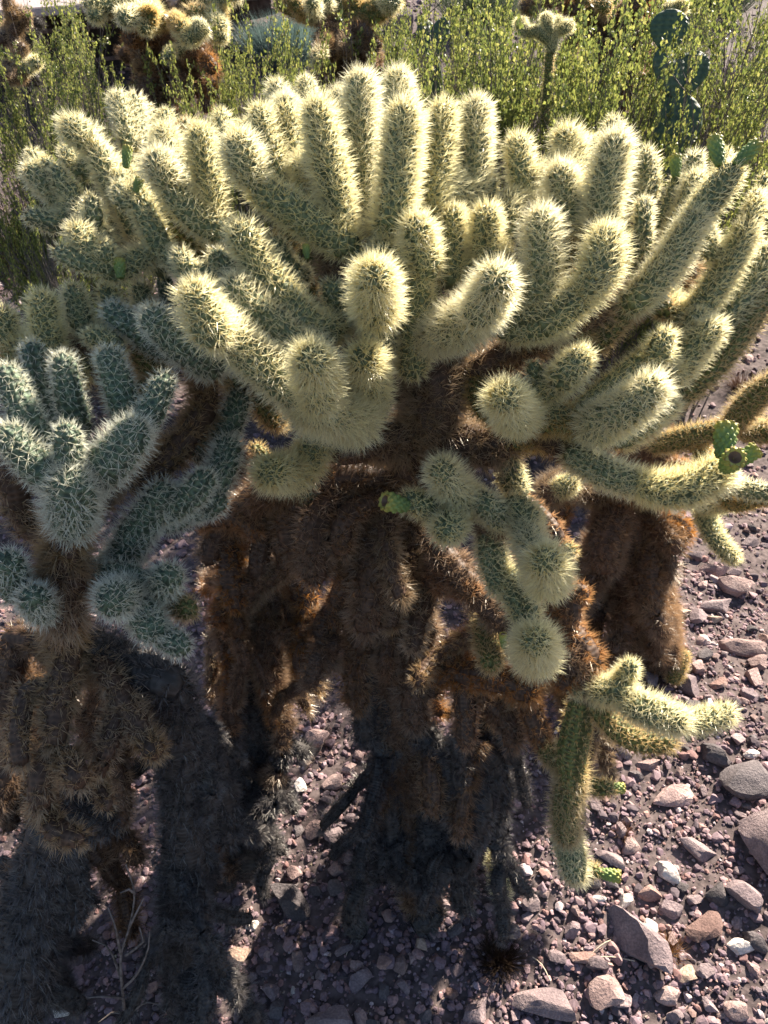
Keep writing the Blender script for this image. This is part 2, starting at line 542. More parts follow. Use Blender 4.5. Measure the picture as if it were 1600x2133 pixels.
m_stone = {
    'purple': rock_mat('purple_grey_volcanic_stone', (.15, .115, .125), (.24, .185, .19), (.33, .26, .26)),
    'pink': rock_mat('pink_brown_stone', (.20, .135, .13), (.32, .23, .215), (.43, .33, .31)),
    'red': rock_mat('rust_red_stone', (.15, .09, .08), (.25, .16, .14), (.33, .235, .205)),
    'dark': rock_mat('dark_grey_lava_stone', (.06, .052, .056), (.11, .095, .10), (.17, .145, .15)),
    'pale': rock_mat('pale_quartz_stone', (.42, .37, .34), (.60, .54, .50), (.74, .70, .66), 6),
    'tan': rock_mat('tan_orange_stone', (.28, .20, .155), (.39, .29, .23), (.50, .40, .33)),
}
stone_meshes = {}
for ck, mt in m_stone.items():
    stone_meshes[ck] = []
    for i in range(5):
        v = stone_shape(ICO3, 100 + i * 7 + len(ck), random.random(), .035)
        me = mesh_from('stone', v, ICO3[1], mt, True)
        me.set_sharp_from_angle(angle=math.radians(20))
        stone_meshes[ck].append(me)

placed = []     # (x, y, r)
def put_stone(px, py, wpx, hpx, ck, label, rot=None, group=None, name='stone', var=None, sink=.25):
    p, d = G(px, py)
    w = wpx * d / F / 2; h = hpx * d / F / 2
    o = bpy.data.objects.new(name, stone_meshes[ck][random.randrange(5) if var is None else var])
    col.objects.link(o)
    me_h = .62
    o.scale = (w * 1.08, max(h, w * .5) * 1.25, max(min(w, h * 1.15) * 1.0, .3 * w))
    o.rotation_euler = (random.uniform(-.25, .25), random.uniform(-.25, .25), math.radians(rot) if rot is not None else random.uniform(0, 6.3))
    o.location = (p[0], p[1], float(height(p[0], p[1])) + o.scale[2] * (me_h - sink * 1.2))
    o['label'] = label; o['category'] = 'stone'
    if group: o['group'] = group
    placed.append((p[0], p[1], max(w, h)))
    return o

NAMED = """
1597,1765,150,110,purple,80,large smooth lilac grey boulder cut off by the right edge
1548,1640,100,80,dark,20,large dark pitted lava rock above the lilac boulder
1320,1975,160,92,purple,-62,long pitted grey lava rock beside the white angular stone
1352,1945,50,62,pale,-60,white angular stone leaning against the long pitted rock
1391,1820,52,50,pale,-30,pale squarish stone with rounded corners between dark gravel
1548,1868,70,62,purple,-40,blocky purple grey stone below the lilac boulder
1465,1935,80,60,red,15,broad reddish brown rock left of the white knobbly stone
1537,1978,56,38,pale,10,white knobbly stone near the right edge
1452,1778,82,36,purple,-35,thin slanting grey slab pointing down to the right
1130,2095,120,56,purple,-8,long flat purple grey rock at the bottom middle
1254,2078,62,80,pink,-70,pinkish rock with a pale crust at the bottom beside a tan stone
1292,2095,32,46,purple,-60,small grey stone pressed against the pink crusted rock
605,1885,100,58,dark,-35,long flat dark slab lying alone in the shade
656,1737,40,46,pink,-60,smooth pale pink stone at the lower end of the lit patch
696,1747,40,34,purple,0,rounded grey stone right of the smooth pink one
735,1795,40,34,purple,10,dull grey stone in the shade under the lit patch
526,1932,26,28,pale,60,small white stone in the dark shade left of centre
138,2102,62,46,pale,10,white angular rock at the bottom left corner
500,2003,52,38,tan,20,dull tan rock in the shade at bottom left of centre
685,2135,100,55,purple,5,pale lilac rock cut by the bottom edge
580,2105,38,44,dark,20,dark rock in the shade beside the pale lilac rock
752,2050,46,44,purple,0,rounded grey rock in the dark gravel at bottom centre
990,2115,58,46,purple,15,purple rock at the bottom left of the long flat rock
1190,1950,40,34,purple,30,grey stone above the dark dry tuft
1212,1998,50,32,red,-10,reddish flat stone in the bottom middle gravel
1060,1955,44,50,purple,-35,grey stone above the small spiny seedling shadow
955,1880,36,30,purple,10,grey stone right of the dark hanging stems
1105,1885,38,34,purple,0,lilac stone under the hanging yellow green stem
1243,1875,36,20,pale,10,small flat pale stone below the hanging stem tip
1310,1765,42,32,pink,15,pinkish blocky stone right of the hanging stem
1270,1795,60,30,purple,-30,grey slab behind the fruit of the hanging stem
1401,1663,90,32,pink,5,long low pinkish stone right of the green fruit
1437,1440,52,54,purple,80,upright squarish grey rock beside the small green sprout
1490,1266,76,38,purple,5,wide bluish grey rock in the sunlit gravel
1527,1228,66,50,pink,-30,blunt pink brown rock above the bluish grey rock
1486,1188,56,36,pink,-20,pinkish rock near the drooping dark green stem
1410,1283,52,26,tan,-5,flat tan stone beside the brown trunk on the right
1450,1290,40,36,purple,40,purple grey stone right of the flat tan one
1488,1293,30,20,tan,0,small orange stone below the bluish grey rock
1545,1358,90,46,pink,-8,broad flat pink rock in the sunlit gravel at right
1412,1328,32,30,pink,0,small round pink stone by the foot of the brown trunk
1460,1340,34,26,pink,0,low pink stone in the sunlit gravel
1495,1428,36,30,red,10,reddish stone left of the right edge gravel
1580,1388,44,34,pink,20,pink stone at the right edge below the flat pink rock
1488,1575,66,52,dark,-35,dark grey rock below the bright cream stem tip
1345,1595,55,26,pink,-5,flat pink stone under the bright arching stem
1450,1160,44,30,purple,0,grey stone left of the drooping stem tip
1560,1135,40,24,purple,15,flat grey stone right of the drooping stem tip
660,1548,50,42,pink,-20,pink rock where the lit patch begins under the trunk
640,1580,32,22,tan,0,pale tan pebble left in the lit patch
727,1602,30,28,pink,0,small pink cube shaped stone in the lit patch
693,1635,46,34,pink,10,crumbly pink stone in the middle of the lit patch
728,1655,38,26,pink,-10,pale pink stone right of the crumbly one
640,1600,22,22,tan,0,small tan round stone in the lit patch
1530,2110,46,40,pink,0,pink rock at the bottom right corner gravel
1425,2035,40,36,tan,10,orange tan stone in the bottom right gravel
1465,2030,36,34,purple,-20,lilac stone right of the orange tan stone
1385,2080,50,36,pink,-15,pink broken stone at the bottom right
1240,2010,42,36,purple,0,pale lilac stone near the bottom middle
1570,1965,50,48,dark,-30,dark grey block at the right edge of the gravel
1490,1870,50,42,dark,10,dark rock left of the blocky purple stone
1350,1870,44,34,red,20,rusty stone above the white angular stone
1395,1900,38,44,purple,-60,grey stone standing left of the rusty rock
610,1860,30,24,dark,10,small dark stone above the long dark slab
1220,1835,60,40,dark,-10,dark lava rock behind the hanging stem tip
"""
for line in NAMED.strip().splitlines():
    a = line.split(',')
    put_stone(float(a[0]), float(a[1]), float(a[2]), float(a[3]), a[4], a[6], float(a[5]), name='rock' if float(a[2]) > 70 else 'stone')

def free(x, y, r):
    return all((x - a) ** 2 + (y - b) ** 2 > ((r + c) * .8) ** 2 for a, b, c in placed)

WORDS = {'purple': 'purple grey', 'pink': 'pinkish', 'red': 'rust red', 'dark': 'dark grey', 'pale': 'whitish', 'tan': 'tan'}
def zone(px, py):
    if py > 1900: return ('at the bottom right of the picture' if px > 1150 else 'in the shaded gravel along the bottom edge' if px > 450 else 'under the left cholla')
    if py > 1500: return ('in the gravel right of the hanging stem' if px > 1120 else 'in the gravel between the two front trunks')
    if py > 1050: return ('in the sunlit gravel right of the brown trunk' if px > 1350 else 'in the gravel gap behind the trunks')
    return 'far back in the gravel beyond the chollas'
LOOSE = {}
ANCH = [(1597, 1765, 'big lilac boulder'), (1548, 1640, 'dark pitted lava rock'), (1320, 1975, 'long pitted grey rock'), (1391, 1820, 'pale squarish stone'),
        (1465, 1935, 'broad reddish brown rock'), (1537, 1978, 'white knobbly stone'), (1130, 2095, 'long flat rock at the bottom'), (605, 1885, 'long flat dark slab'),
        (656, 1737, 'smooth pale pink stone'), (526, 1932, 'small white stone in the shade'), (500, 2003, 'dull tan rock in the shade'), (685, 2125, 'pale lilac rock at the bottom edge'),
        (1190, 1820, 'hanging yellow green stem'), (1401, 1663, 'long low pinkish stone'), (1437, 1440, 'upright squarish grey rock'), (1490, 1266, 'wide bluish grey rock'),
        (1545, 1358, 'broad flat pink rock'), (1527, 1228, 'blunt pink brown rock'), (1488, 1575, 'dark rock under the bright stem tip'), (1530, 1165, 'drooping dark green stem tip'),
        (1045, 1860, 'small green seedling'), (1040, 2000, 'dark dry tuft'), (693, 1635, 'crumbly pink stone'), (900, 2060, 'shaded bottom middle of the gravel'),
        (1500, 800, 'brown dry tuft far behind'), (1254, 2078, 'pink rock with a pale crust'), (1495, 2110, 'pink rock in the bottom right corner')]
for i in range(205):
    for _ in range(40):
        z = random.random()
        if z < .42: px, py = random.uniform(1080, 1620), random.uniform(1540, 2150)
        elif z < .68: px, py = random.uniform(1340, 1620), random.uniform(1060, 1560)
        elif z < .92: px, py = random.uniform(460, 1100), random.uniform(1760, 2150)
        elif z < .97: px, py = random.uniform(600, 800), random.uniform(1540, 1780)
        else: px, py = random.uniform(1380, 1600), random.uniform(690, 1000)
        w = random.uniform(18, 38) * (1.0 if random.random() < .85 else 1.35)
        if py < 1300: w *= .7
        p, d = G(px, py)
        if free(p[0], p[1], w * d / F / 2): break
    ck = random.choices(['purple', 'pink', 'red', 'dark', 'pale', 'tan'], [46, 24, 8, 18, 2, 2])[0]
    an = min(ANCH, key=lambda a: (a[0] - px) ** 2 + (a[1] - py) ** 2)
    dx, dy = px - an[0], py - an[1]
    side = ('right of' if dx > 0 else 'left of') if abs(dx) > abs(dy) else ('below' if dy > 0 else 'above')
    key = (ck, side, an[2])
    LOOSE.setdefault(key, []).append((dx * dx + dy * dy, put_stone(px, py, w, w * random.uniform(.6, .95), ck, '', group=f"{WORDS[ck]} stones in the gravel")))
for (ck, side, an), lst in LOOSE.items():
    for k, (_, o) in enumerate(sorted(lst, key=lambda t: t[0])):
        o['label'] = f"{('nearest', 'second', 'third', 'fourth', 'fifth', 'sixth', 'seventh', 'eighth')[min(k, 7)]} small {WORDS[ck]} stone {side} the {an}" if len(lst) > 1 else f"lone small {WORDS[ck]} stone {side} the {an}"

# loose gravel: thousands of pebbles nobody could count, real geometry in one object
def gravel():
    bag_v, bag_f, bag_c = [], [], []
    n0 = 0
    pal = np.array([(.21, .155, .165), (.28, .20, .20), (.34, .23, .215), (.23, .14, .125), (.11, .088, .095), (.50, .43, .41), (.17, .125, .14), (.34, .23, .19), (.31, .245, .26)])
    pw = np.array([.24, .2, .14, .09, .12, .035, .12, .03, .025])
    def tier(n, lo, hi, base, sampler, nvar=10):
        nonlocal n0
        xy = sampler(n)
        n = len(xy)
        var = np.stack([stone_shape(base, 900 + k, .8, .03) for k in range(nvar)])
        vi = rng.integers(0, nvar, n)
        V = var[vi]
        ang = rng.uniform(0, 2 * np.pi, n); c, s = np.cos(ang), np.sin(ang)
        tl = rng.uniform(-.5, .5, n); ct, st = np.cos(tl), np.sin(tl)
        sc = lo * (hi / lo) ** (rng.uniform(0, 1, n) ** 1.7)
        x = V[..., 0]; y = V[..., 1] * ct[:, None] - V[..., 2] * st[:, None]; z = V[..., 1] * st[:, None] + V[..., 2] * ct[:, None]
        X = (x * c[:, None] - y * s[:, None]) * sc[:, None] + xy[:, :1]
        Y = (x * s[:, None] + y * c[:, None]) * sc[:, None] + xy[:, 1:2]
        Z = z * sc[:, None] + (height(xy[:, 0], xy[:, 1]) + sc * .3)[:, None]
        nb = V.shape[1]
        bag_v.append(np.stack([X, Y, Z], -1).reshape(-1, 3))
        bag_f.append((base[1][None] + np.arange(n)[:, None, None] * nb + n0).reshape(-1, 3))
        cc = np.array((.92, .89, .95)) * pal[rng.choice(len(pal), n, p=pw / pw.sum())] * rng.uniform(.75, 1.2, (n, 1))
        bag_c.append(np.repeat(cc, nb, 0))
        n0 += n * nb
    def band(x0, x1, y0, y1, dens):
        def f(n):
            y = rng.uniform(0, 1, n) ** dens * (y1 - y0) + y0
            half = .6 * y + .48
            return np.stack([rng.uniform(-1, 1, n) * half, y], 1)
        return f
    tier(1450, .007, .015, ICO2, band(0, 0, .28, 1.7, 1.0))
    tier(20000, .0028, .0085, ICO1, band(0, 0, .25, 1.7, .9))
    tier(15000, .0018, .0048, OCT, band(0, 0, .25, 2.0, .9))
    tier(5000, .006, .016, ICO1, band(0, 0, 1.6, 3.6, 1.0))
    tier(4200, .010, .04, ICO1, band(0, 0, 3.0, 9.0, .8))
    V = np.vstack(bag_v); C = np.vstack(bag_c)
    me = mesh_from('gravel', V, np.vstack(bag_f), attr_mat('gravel_stone'), False, {'tint': ('FLOAT_COLOR', 'POINT', np.hstack([C, np.ones((len(C), 1))]))})
    obj('gravel', me, kind='stuff')
gravel()
# fine grit
def grit():
    n = 5000
    y = rng.uniform(.25, 2.2, n); x = rng.uniform(-1, 1, n) * (.55 * y + .3)
    s = rng.uniform(.0012, .0035, n)
    z = height(x, y) + s * .4 + .001
    o = rng.normal(0, 1, (n, 4, 3)); o = o / np.linalg.norm(o, axis=2, keepdims=True)
    base = np.array([(1, 1, 1), (-1, -1, 1), (-1, 1, -1), (1, -1, -1)]) / 1.3
    v = np.stack([x, y, z], 1)[:, None] + (base[None] + o * .4) * s[:, None, None]
    f = (np.array([[0, 2, 1], [0, 1, 3], [0, 3, 2], [1, 2, 3]])[None] + np.arange(n)[:, None, None] * 4).reshape(-1, 3)
    c = np.array((.27, .20, .185)) * rng.uniform(.5, 1.5, (n, 1)) * (1 + rng.normal(0, .06, (n, 3)))
    c = np.repeat(c, 4, 0)
    obj('grit', mesh_from('grit', v.reshape(-1, 3), f, bpy.data.materials['gravel_stone'], False,
        {'tint': ('FLOAT_COLOR', 'POINT', np.hstack([c, np.ones((len(c), 1))]))}), kind='stuff')
grit()

# ------------------------------------------------------------------ the front chollas
def rootpos(px, py):
    p, d = G(px, py); return (float(p[0]), float(p[1]), float(p[2]))

A = Plant(thing('teddy_bear_cholla', 'big sunlit teddy bear cholla with crowded cream spined arms filling the middle', 'cactus', rootpos(860, 1880)))
A.table("""
Tb 78 880,1900,1.49 850,1620,1.44 830,1320,1.33 860,1050,1.24 900,850,1.15
Tk 66 510,1830,1.53 535,1600,1.53 520,1350,1.47 500,1120,1.36
Lt 66 870,1100,1.25 850,960,1.18 900,820,1.12
Lb 50 500,1130,1.36 560,1040,1.28 680,960,1.20
Lb 44 640,1180,1.27 600,1080,1.24 680,1000,1.20
Lt 85 900,900,1.16 905,800,1.13 880,740,1.12
Lt 75 880,920,1.17 760,910,1.14 700,860,1.10
Lt 70 900,900,1.17 1000,930,1.15 1080,920,1.12
Lt 60 890,820,1.14 820,700,1.08 800,560,1.06 790,480,1.05
Lt 58 900,800,1.14 960,700,1.12 980,600,1.10 970,520,1.08
Lt 58 920,820,1.14 1060,740,1.10 1170,690,1.06 1270,640,1.04
Lt 55 870,800,1.14 760,690,1.09 700,560,1.06 690,490,1.03
Lt 55 850,820,1.14 700,700,1.12 560,560,1.10 450,490,1.06
Lt 48 640,640,1.12 480,560,1.12 360,520,1.12 280,470,1.10
Lt 50 1200,680,1.08 1330,620,1.12 1450,560,1.12
Ly 48 1020,920,1.14 1200,900,1.10 1330,900,1.06
Lb 60 880,980,1.20 980,1050,1.12 1060,1120,1.10
Lb 55 860,1080,1.24 960,1200,1.20 1060,1290,1.18 1180,1370,1.16 1230,1440,1.16
Lb 62 840,1100,1.26 720,1080,1.24 640,1180,1.26
Lb 58 840,1020,1.22 700,990,1.20 580,1010,1.22 480,1100,1.30
c 50 760,430,1.05 752,300,1.04 752,165,1.03
c 44 850,400,1.12 836,260,1.12 828,160,1.13
c 56 820,450,1.00 834,330,.98 845,228,.97
c 44 900,490,1.05 914,340,1.04 924,225,1.04
c 46 976,400,1.08 990,300,1.07 993,218,1.07
y 40 1000,520,1.10 985,420,1.10 975,350,1.10
c 52 712,470,1.02 686,350,1.00 660,222,.99
c 42 622,370,1.08 604,290,1.08 598,228,1.08
c 40 590,380,1.07 558,300,1.06 542,232,1.06
c 34 592,230,1.18 575,180,1.19
c 28 645,230,1.20 636,170,1.21
c 38 716,260,1.14 708,195,1.14
c 36 720,320,1.10 640,330,1.08 625,350,1.04
g 52 720,510,1.02 620,445,1.00 535,390,.98
c 55 530,390,.97 505,320,.95 492,275,.94
g 46 480,490,1.04 410,450,1.02 350,390,1.00
c 52 352,390,.99 334,345,.98 325,312,.97
c 44 452,470,1.03 432,360,1.02 416,272,1.01
c 42 372,390,1.08 352,320,1.08 342,275,1.09
c 30 400,330,1.14 393,262,1.15
c 26 352,280,1.16 345,236,1.17
y 34 420,400,1.10 398,320,1.11 385,260,1.12
c 40 265,450,1.08 230,370,1.06 195,305,1.05
c 42 195,310,1.05 160,275,1.04 128,252,1.03
c 29 205,320,1.10 195,268,1.11
c 36 275,380,1.12 270,320,1.13
c 31 270,300,1.12 258,245,1.13 245,202,1.14
c 29 290,300,1.13 285,250,1.14 280,205,1.15
c 22 300,290,1.16 306,222,1.17
c 40 270,520,1.12 220,470,1.10 160,440,1.09
c 40 190,470,1.09 140,420,1.07 100,395,1.06
c 36 110,410,1.06 80,370,1.05 52,345,1.04
c 27 115,380,1.06 92,335,1.05
c 26 135,400,1.05 118,350,1.04
c 27 150,430,1.05 150,385,1.04
c 29 195,460,1.02 190,415,1.01
g 29 125,465,1.06 60,450,1.06
c 34 290,500,1.08 262,430,1.06 248,365,1.05
c 38 335,520,1.04 305,450,1.02 280,390,1.02
c 30 262,420,1.02 248,385,1.02
y 40 420,540,1.10 360,470,1.09 325,400,1.08
y 34 560,560,1.08 640,420,1.12 650,330,1.12
c 42 245,560,1.02 200,530,1.00 158,478,.99
c 30 220,550,1.00 220,510,.99
g 30 215,560,1.00 160,540,.99 120,522,.99
c 33 395,570,1.00 372,528,.99
g 35 470,570,1.00 445,528,.99
g 54 665,690,.99 590,620,.97 535,540,.96 500,475,.94
g 50 640,730,.96 550,660,.95 480,590,.94
g 64 700,860,.98 600,800,.93 500,720,.90 440,660,.88
c 62 440,690,.86 415,630,.84 400,590,.83
c 72 760,880,1.02 690,860,.98 630,850,.95
c 64 665,830,.92 655,770,.87 650,745,.83
c 58 775,830,1.02 765,770,.97 760,740,.93
g 52 800,720,1.05 780,660,1.00 775,600,.96
c 66 785,650,.94 782,600,.89 780,570,.85
c 44 800,530,1.02 795,500,1.00
c 54 880,560,1.00 872,500,.98 865,450,.96
g 48 860,760,1.06 868,660,1.02 870,570,1.00
c 42 940,580,1.05 942,500,1.04 945,440,1.03
c 48 1010,560,1.05 1012,500,1.03 1014,440,1.01
c 42 1060,480,1.08 1055,420,1.08
y 46 990,640,1.08 1005,580,1.07 1010,520,1.06
c 56 1130,650,1.00 1132,560,.98 1128,450,.97
c 40 1100,420,1.10 1085,350,1.09 1078,292,1.09
c 48 1190,350,1.12 1175,280,1.12
c 52 1200,470,1.06 1180,410,1.05 1165,355,1.04
c 53 1245,480,1.03 1262,390,1.02 1285,290,1.01
c 28 1280,290,1.14 1272,252,1.14
y 46 1180,540,1.08 1200,440,1.09 1210,380,1.09
c 32 1340,410,1.09 1345,320,1.09
g 54 1060,680,1.02 1140,665,.98 1220,610,.95
c 56 1205,625,.95 1252,560,.94 1262,485,.94
c 66 900,700,1.02 970,670,.96 1020,630,.92
c 62 1000,650,.90 1030,600,.86 1032,565,.83
c 30 1330,520,1.04 1338,470,1.03 1340,420,1.03
y 42 1230,720,1.06 1320,620,1.05 1390,550,1.04
c 48 1330,620,1.02 1400,540,1.01 1450,450,1.00
g 44 1430,480,1.01 1490,400,1.00 1528,350,.99
c 36 1400,500,1.07 1430,430,1.07 1450,370,1.07
c 30 1440,390,1.10 1448,325,1.10
g 20 1360,500,1.09 1390,430,1.09 1408,370,1.09
c 42 1430,660,1.08 1500,580,1.06 1560,470,1.05
c 30 1575,430,1.06 1572,405,1.06
c 22 1590,410,1.10 1590,370,1.10
c 26 1490,400,1.08 1510,320,1.09
g 44 1440,720,1.10 1530,640,1.10 1610,520,1.10
y 44 1430,700,1.14 1520,600,1.14 1590,530,1.16
y 38 1370,860,1.10 1480,770,1.10 1560,670,1.10 1620,560,1.10
g 44 1200,880,1.04 1300,790,1.02 1370,730,1.01
c 38 1365,750,1.00 1385,695,.98
c 46 1400,780,1.04 1450,720,1.03 1490,680,1.02
c 32 1440,690,1.05 1455,650,1.05
g 46 1110,830,1.04 1170,790,1.00 1200,755,.97
c 48 1170,790,.98 1215,740,.95
g 26 1130,800,1.02 1108,760,1.00
c 30 330,560,1.06 320,500,1.05
c 30 440,520,1.08 430,480,1.07
g 32 520,640,1.02 500,580,1.01
c 30 1480,520,1.06 1470,470,1.05
g 34 1540,680,1.12 1560,620,1.10
c 30 1280,560,1.06 1300,500,1.05
c 34 900,440,1.04 892,370,1.03
c 28 1010,420,1.10 1020,370,1.10
c 30 760,560,1.04 735,510,1.03
g 34 700,640,1.02 690,590,1.00
y 30 640,660,1.12 615,600,1.11 605,565,1.10
y 28 660,680,1.12 645,610,1.10 640,580,1.09
y 30 680,700,1.10 665,650,1.08 655,625,1.07
r 26 700,720,1.12 695,680,1.10
c 34 520,320,1.10 512,262,1.11
c 30 470,300,1.10 462,240,1.11
c 34 640,420,1.06 628,345,1.05
c 34 960,440,1.08 955,380,1.08
c 36 1040,580,1.06 1048,520,1.05
g 34 840,620,1.04 826,560,1.02
c 34 1165,500,1.07 1160,440,1.07
y 32 1380,640,1.08 1350,590,1.07
c 32 1500,640,1.10 1480,600,1.09
c 30 320,420,1.06 300,370,1.06
c 28 170,360,1.08 160,330,1.09
c 26 80,360,1.06 68,318,1.07
c 26 150,350,1.08 140,310,1.09
c 30 230,520,1.05 205,470,1.04
g 34 600,560,1.04 570,500,1.04
y 50 1020,850,1.10 1120,870,1.06 1240,880,1.03
c 60 1080,870,1.00 1060,840,.93 1050,825,.89
c 60 1240,880,1.00 1310,850,.95 1365,800,.92
c 50 1240,900,1.00 1290,870,.97
c 38 1290,920,1.06 1350,880,1.06 1400,840,1.06
t 46 1100,900,1.12 1190,940,1.08 1230,980,1.05
c 48 1200,950,1.05 1270,990,1.02 1340,1010,1.00
c 54 1320,1010,1.00 1420,1020,.98 1500,980,.97
g 30 1520,1010,1.06 1620,1030,1.04
c 52 980,1050,1.08 940,1010,1.02 918,975,.98
g 42 1040,1080,1.08 1000,1040,1.04
g 33 1080,1030,1.16 1050,985,1.15
g 46 1070,1060,1.08 1110,1090,1.05
g 40 930,1080,1.08 880,1050,1.04 845,1045,1.02
g 48 940,1080,1.06 930,1110,1.00
g 42 1020,1080,1.12 1025,1160,1.10 1045,1230,1.08
c 48 1080,1060,1.08 1100,1120,1.04 1110,1150,1.00
c 62 1140,1210,1.02 1137,1175,.95 1135,1165,.92
g 46 1050,1200,1.10 1085,1250,1.06 1100,1300,1.04
c 62 1115,1370,1.06 1115,1340,.99 1115,1330,.96
r 34 1090,1040,1.16 1150,1110,1.14 1170,1180,1.14
y 30 1150,1140,1.16 1190,1150,1.12
r 38 1150,1180,1.18 1185,1260,1.16 1180,1330,1.16
r 34 1190,1260,1.18 1215,1225,1.14
r 50 1150,1280,1.18 1210,1350,1.16 1240,1400,1.15
r 40 1090,1380,1.20 1160,1400,1.18 1185,1430,1.14
r 44 900,1200,1.24 960,1220,1.20 1000,1240,1.17
y 38 1010,1300,1.24 1020,1360,1.20 1022,1385,1.17
t 38 900,1220,1.26 870,1300,1.22 862,1360,1.20
t 32 930,1350,1.28 880,1400,1.25 872,1430,1.23
r 36 960,1400,1.28 970,1500,1.27 968,1560,1.26
r 46 900,1400,1.30 1020,1410,1.24 1120,1450,1.22
r 36 1100,1450,1.26 1120,1520,1.26 1128,1560,1.26
b 44 1000,1440,1.30 1060,1500,1.30 1070,1560,1.30
c 32 1270,1440,1.16 1300,1410,1.12 1315,1385,1.10
c 44 1230,1440,1.16 1290,1440,1.11 1320,1450,1.10
c 48 1290,1450,1.12 1350,1480,1.08 1420,1505,1.06
c 36 1400,1505,1.08 1470,1500,1.08 1520,1483,1.08
y 36 1250,1480,1.16 1320,1540,1.15 1400,1545,1.14
c 34 1230,1440,1.18 1200,1430,1.15
y 44 1190,1600,1.23 1180,1680,1.24 1180,1750,1.24
g 40 1180,1740,1.26 1195,1800,1.25 1200,1840,1.25
y 26 1190,1810,1.28 1245,1815,1.26
y 28 1195,1620,1.28 1240,1640,1.26 1275,1640,1.26
t 26 1250,1500,1.32 1260,1580,1.36 1275,1650,1.40
c 56 625,980,1.08 590,982,1.04 555,988,1.0
b 48 760,930,1.12 690,950,1.10
g 32 660,1010,1.20 640,1045,1.20
y 26 570,990,1.24 530,930,1.24
b 52 720,1020,1.20 660,1090,1.18 655,1220,1.20
b 44 800,1030,1.20 720,1080,1.17 710,1160,1.17
b 60 800,1050,1.22 780,1200,1.22 760,1320,1.24
r 34 720,1200,1.28 700,1260,1.30 700,1320,1.30
b 40 620,1020,1.26 590,1100,1.28 600,1200,1.30
r 34 620,1130,1.32 640,1210,1.32 640,1290,1.32
b 40 500,1050,1.30 450,1120,1.30 430,1180,1.30
r 38 480,1100,1.32 480,1200,1.30 490,1280,1.30
b 36 560,1080,1.30 540,1170,1.30 540,1230,1.32
r 26 500,1260,1.34 470,1330,1.34
b 50 560,1180,1.34 520,1220,1.32 460,1210,1.30
r 32 600,1230,1.36 620,1320,1.38 650,1370,1.38
b 46 560,1250,1.38 560,1400,1.42 580,1480,1.45
r 34 420,1080,1.28 500,1080,1.26 540,1120,1.26
b 46 760,1280,1.30 740,1400,1.34 750,1480,1.36
b 50 880,1300,1.30 860,1420,1.32 870,1520,1.34
k 46 860,1500,1.38 930,1600,1.36 960,1720,1.38
k 44 880,1650,1.44 900,1760,1.42 900,1860,1.44
k 40 940,1720,1.42 960,1830,1.44 965,1900,1.46
k 44 820,1560,1.42 810,1700,1.44 840,1840,1.47
k 44 1000,1560,1.36 1040,1640,1.40 1030,1720,1.42
k 40 1000,1600,1.38 1000,1700,1.36 985,1760,1.38
b 36 900,1540,1.38 900,1620,1.34 900,1700,1.33
k 40 780,1380,1.36 760,1500,1.38 770,1560,1.40
""")
# an exposed green stem with few needles and its tubercles bare
pts = [P(1218, 1440, 1.17), P(1205, 1500, 1.19), P(1192, 1570, 1.21), P(1190, 1640, 1.23)]
A.joint('y', pts, 40 * 1.2 / F, dens=.45, ls=.010)

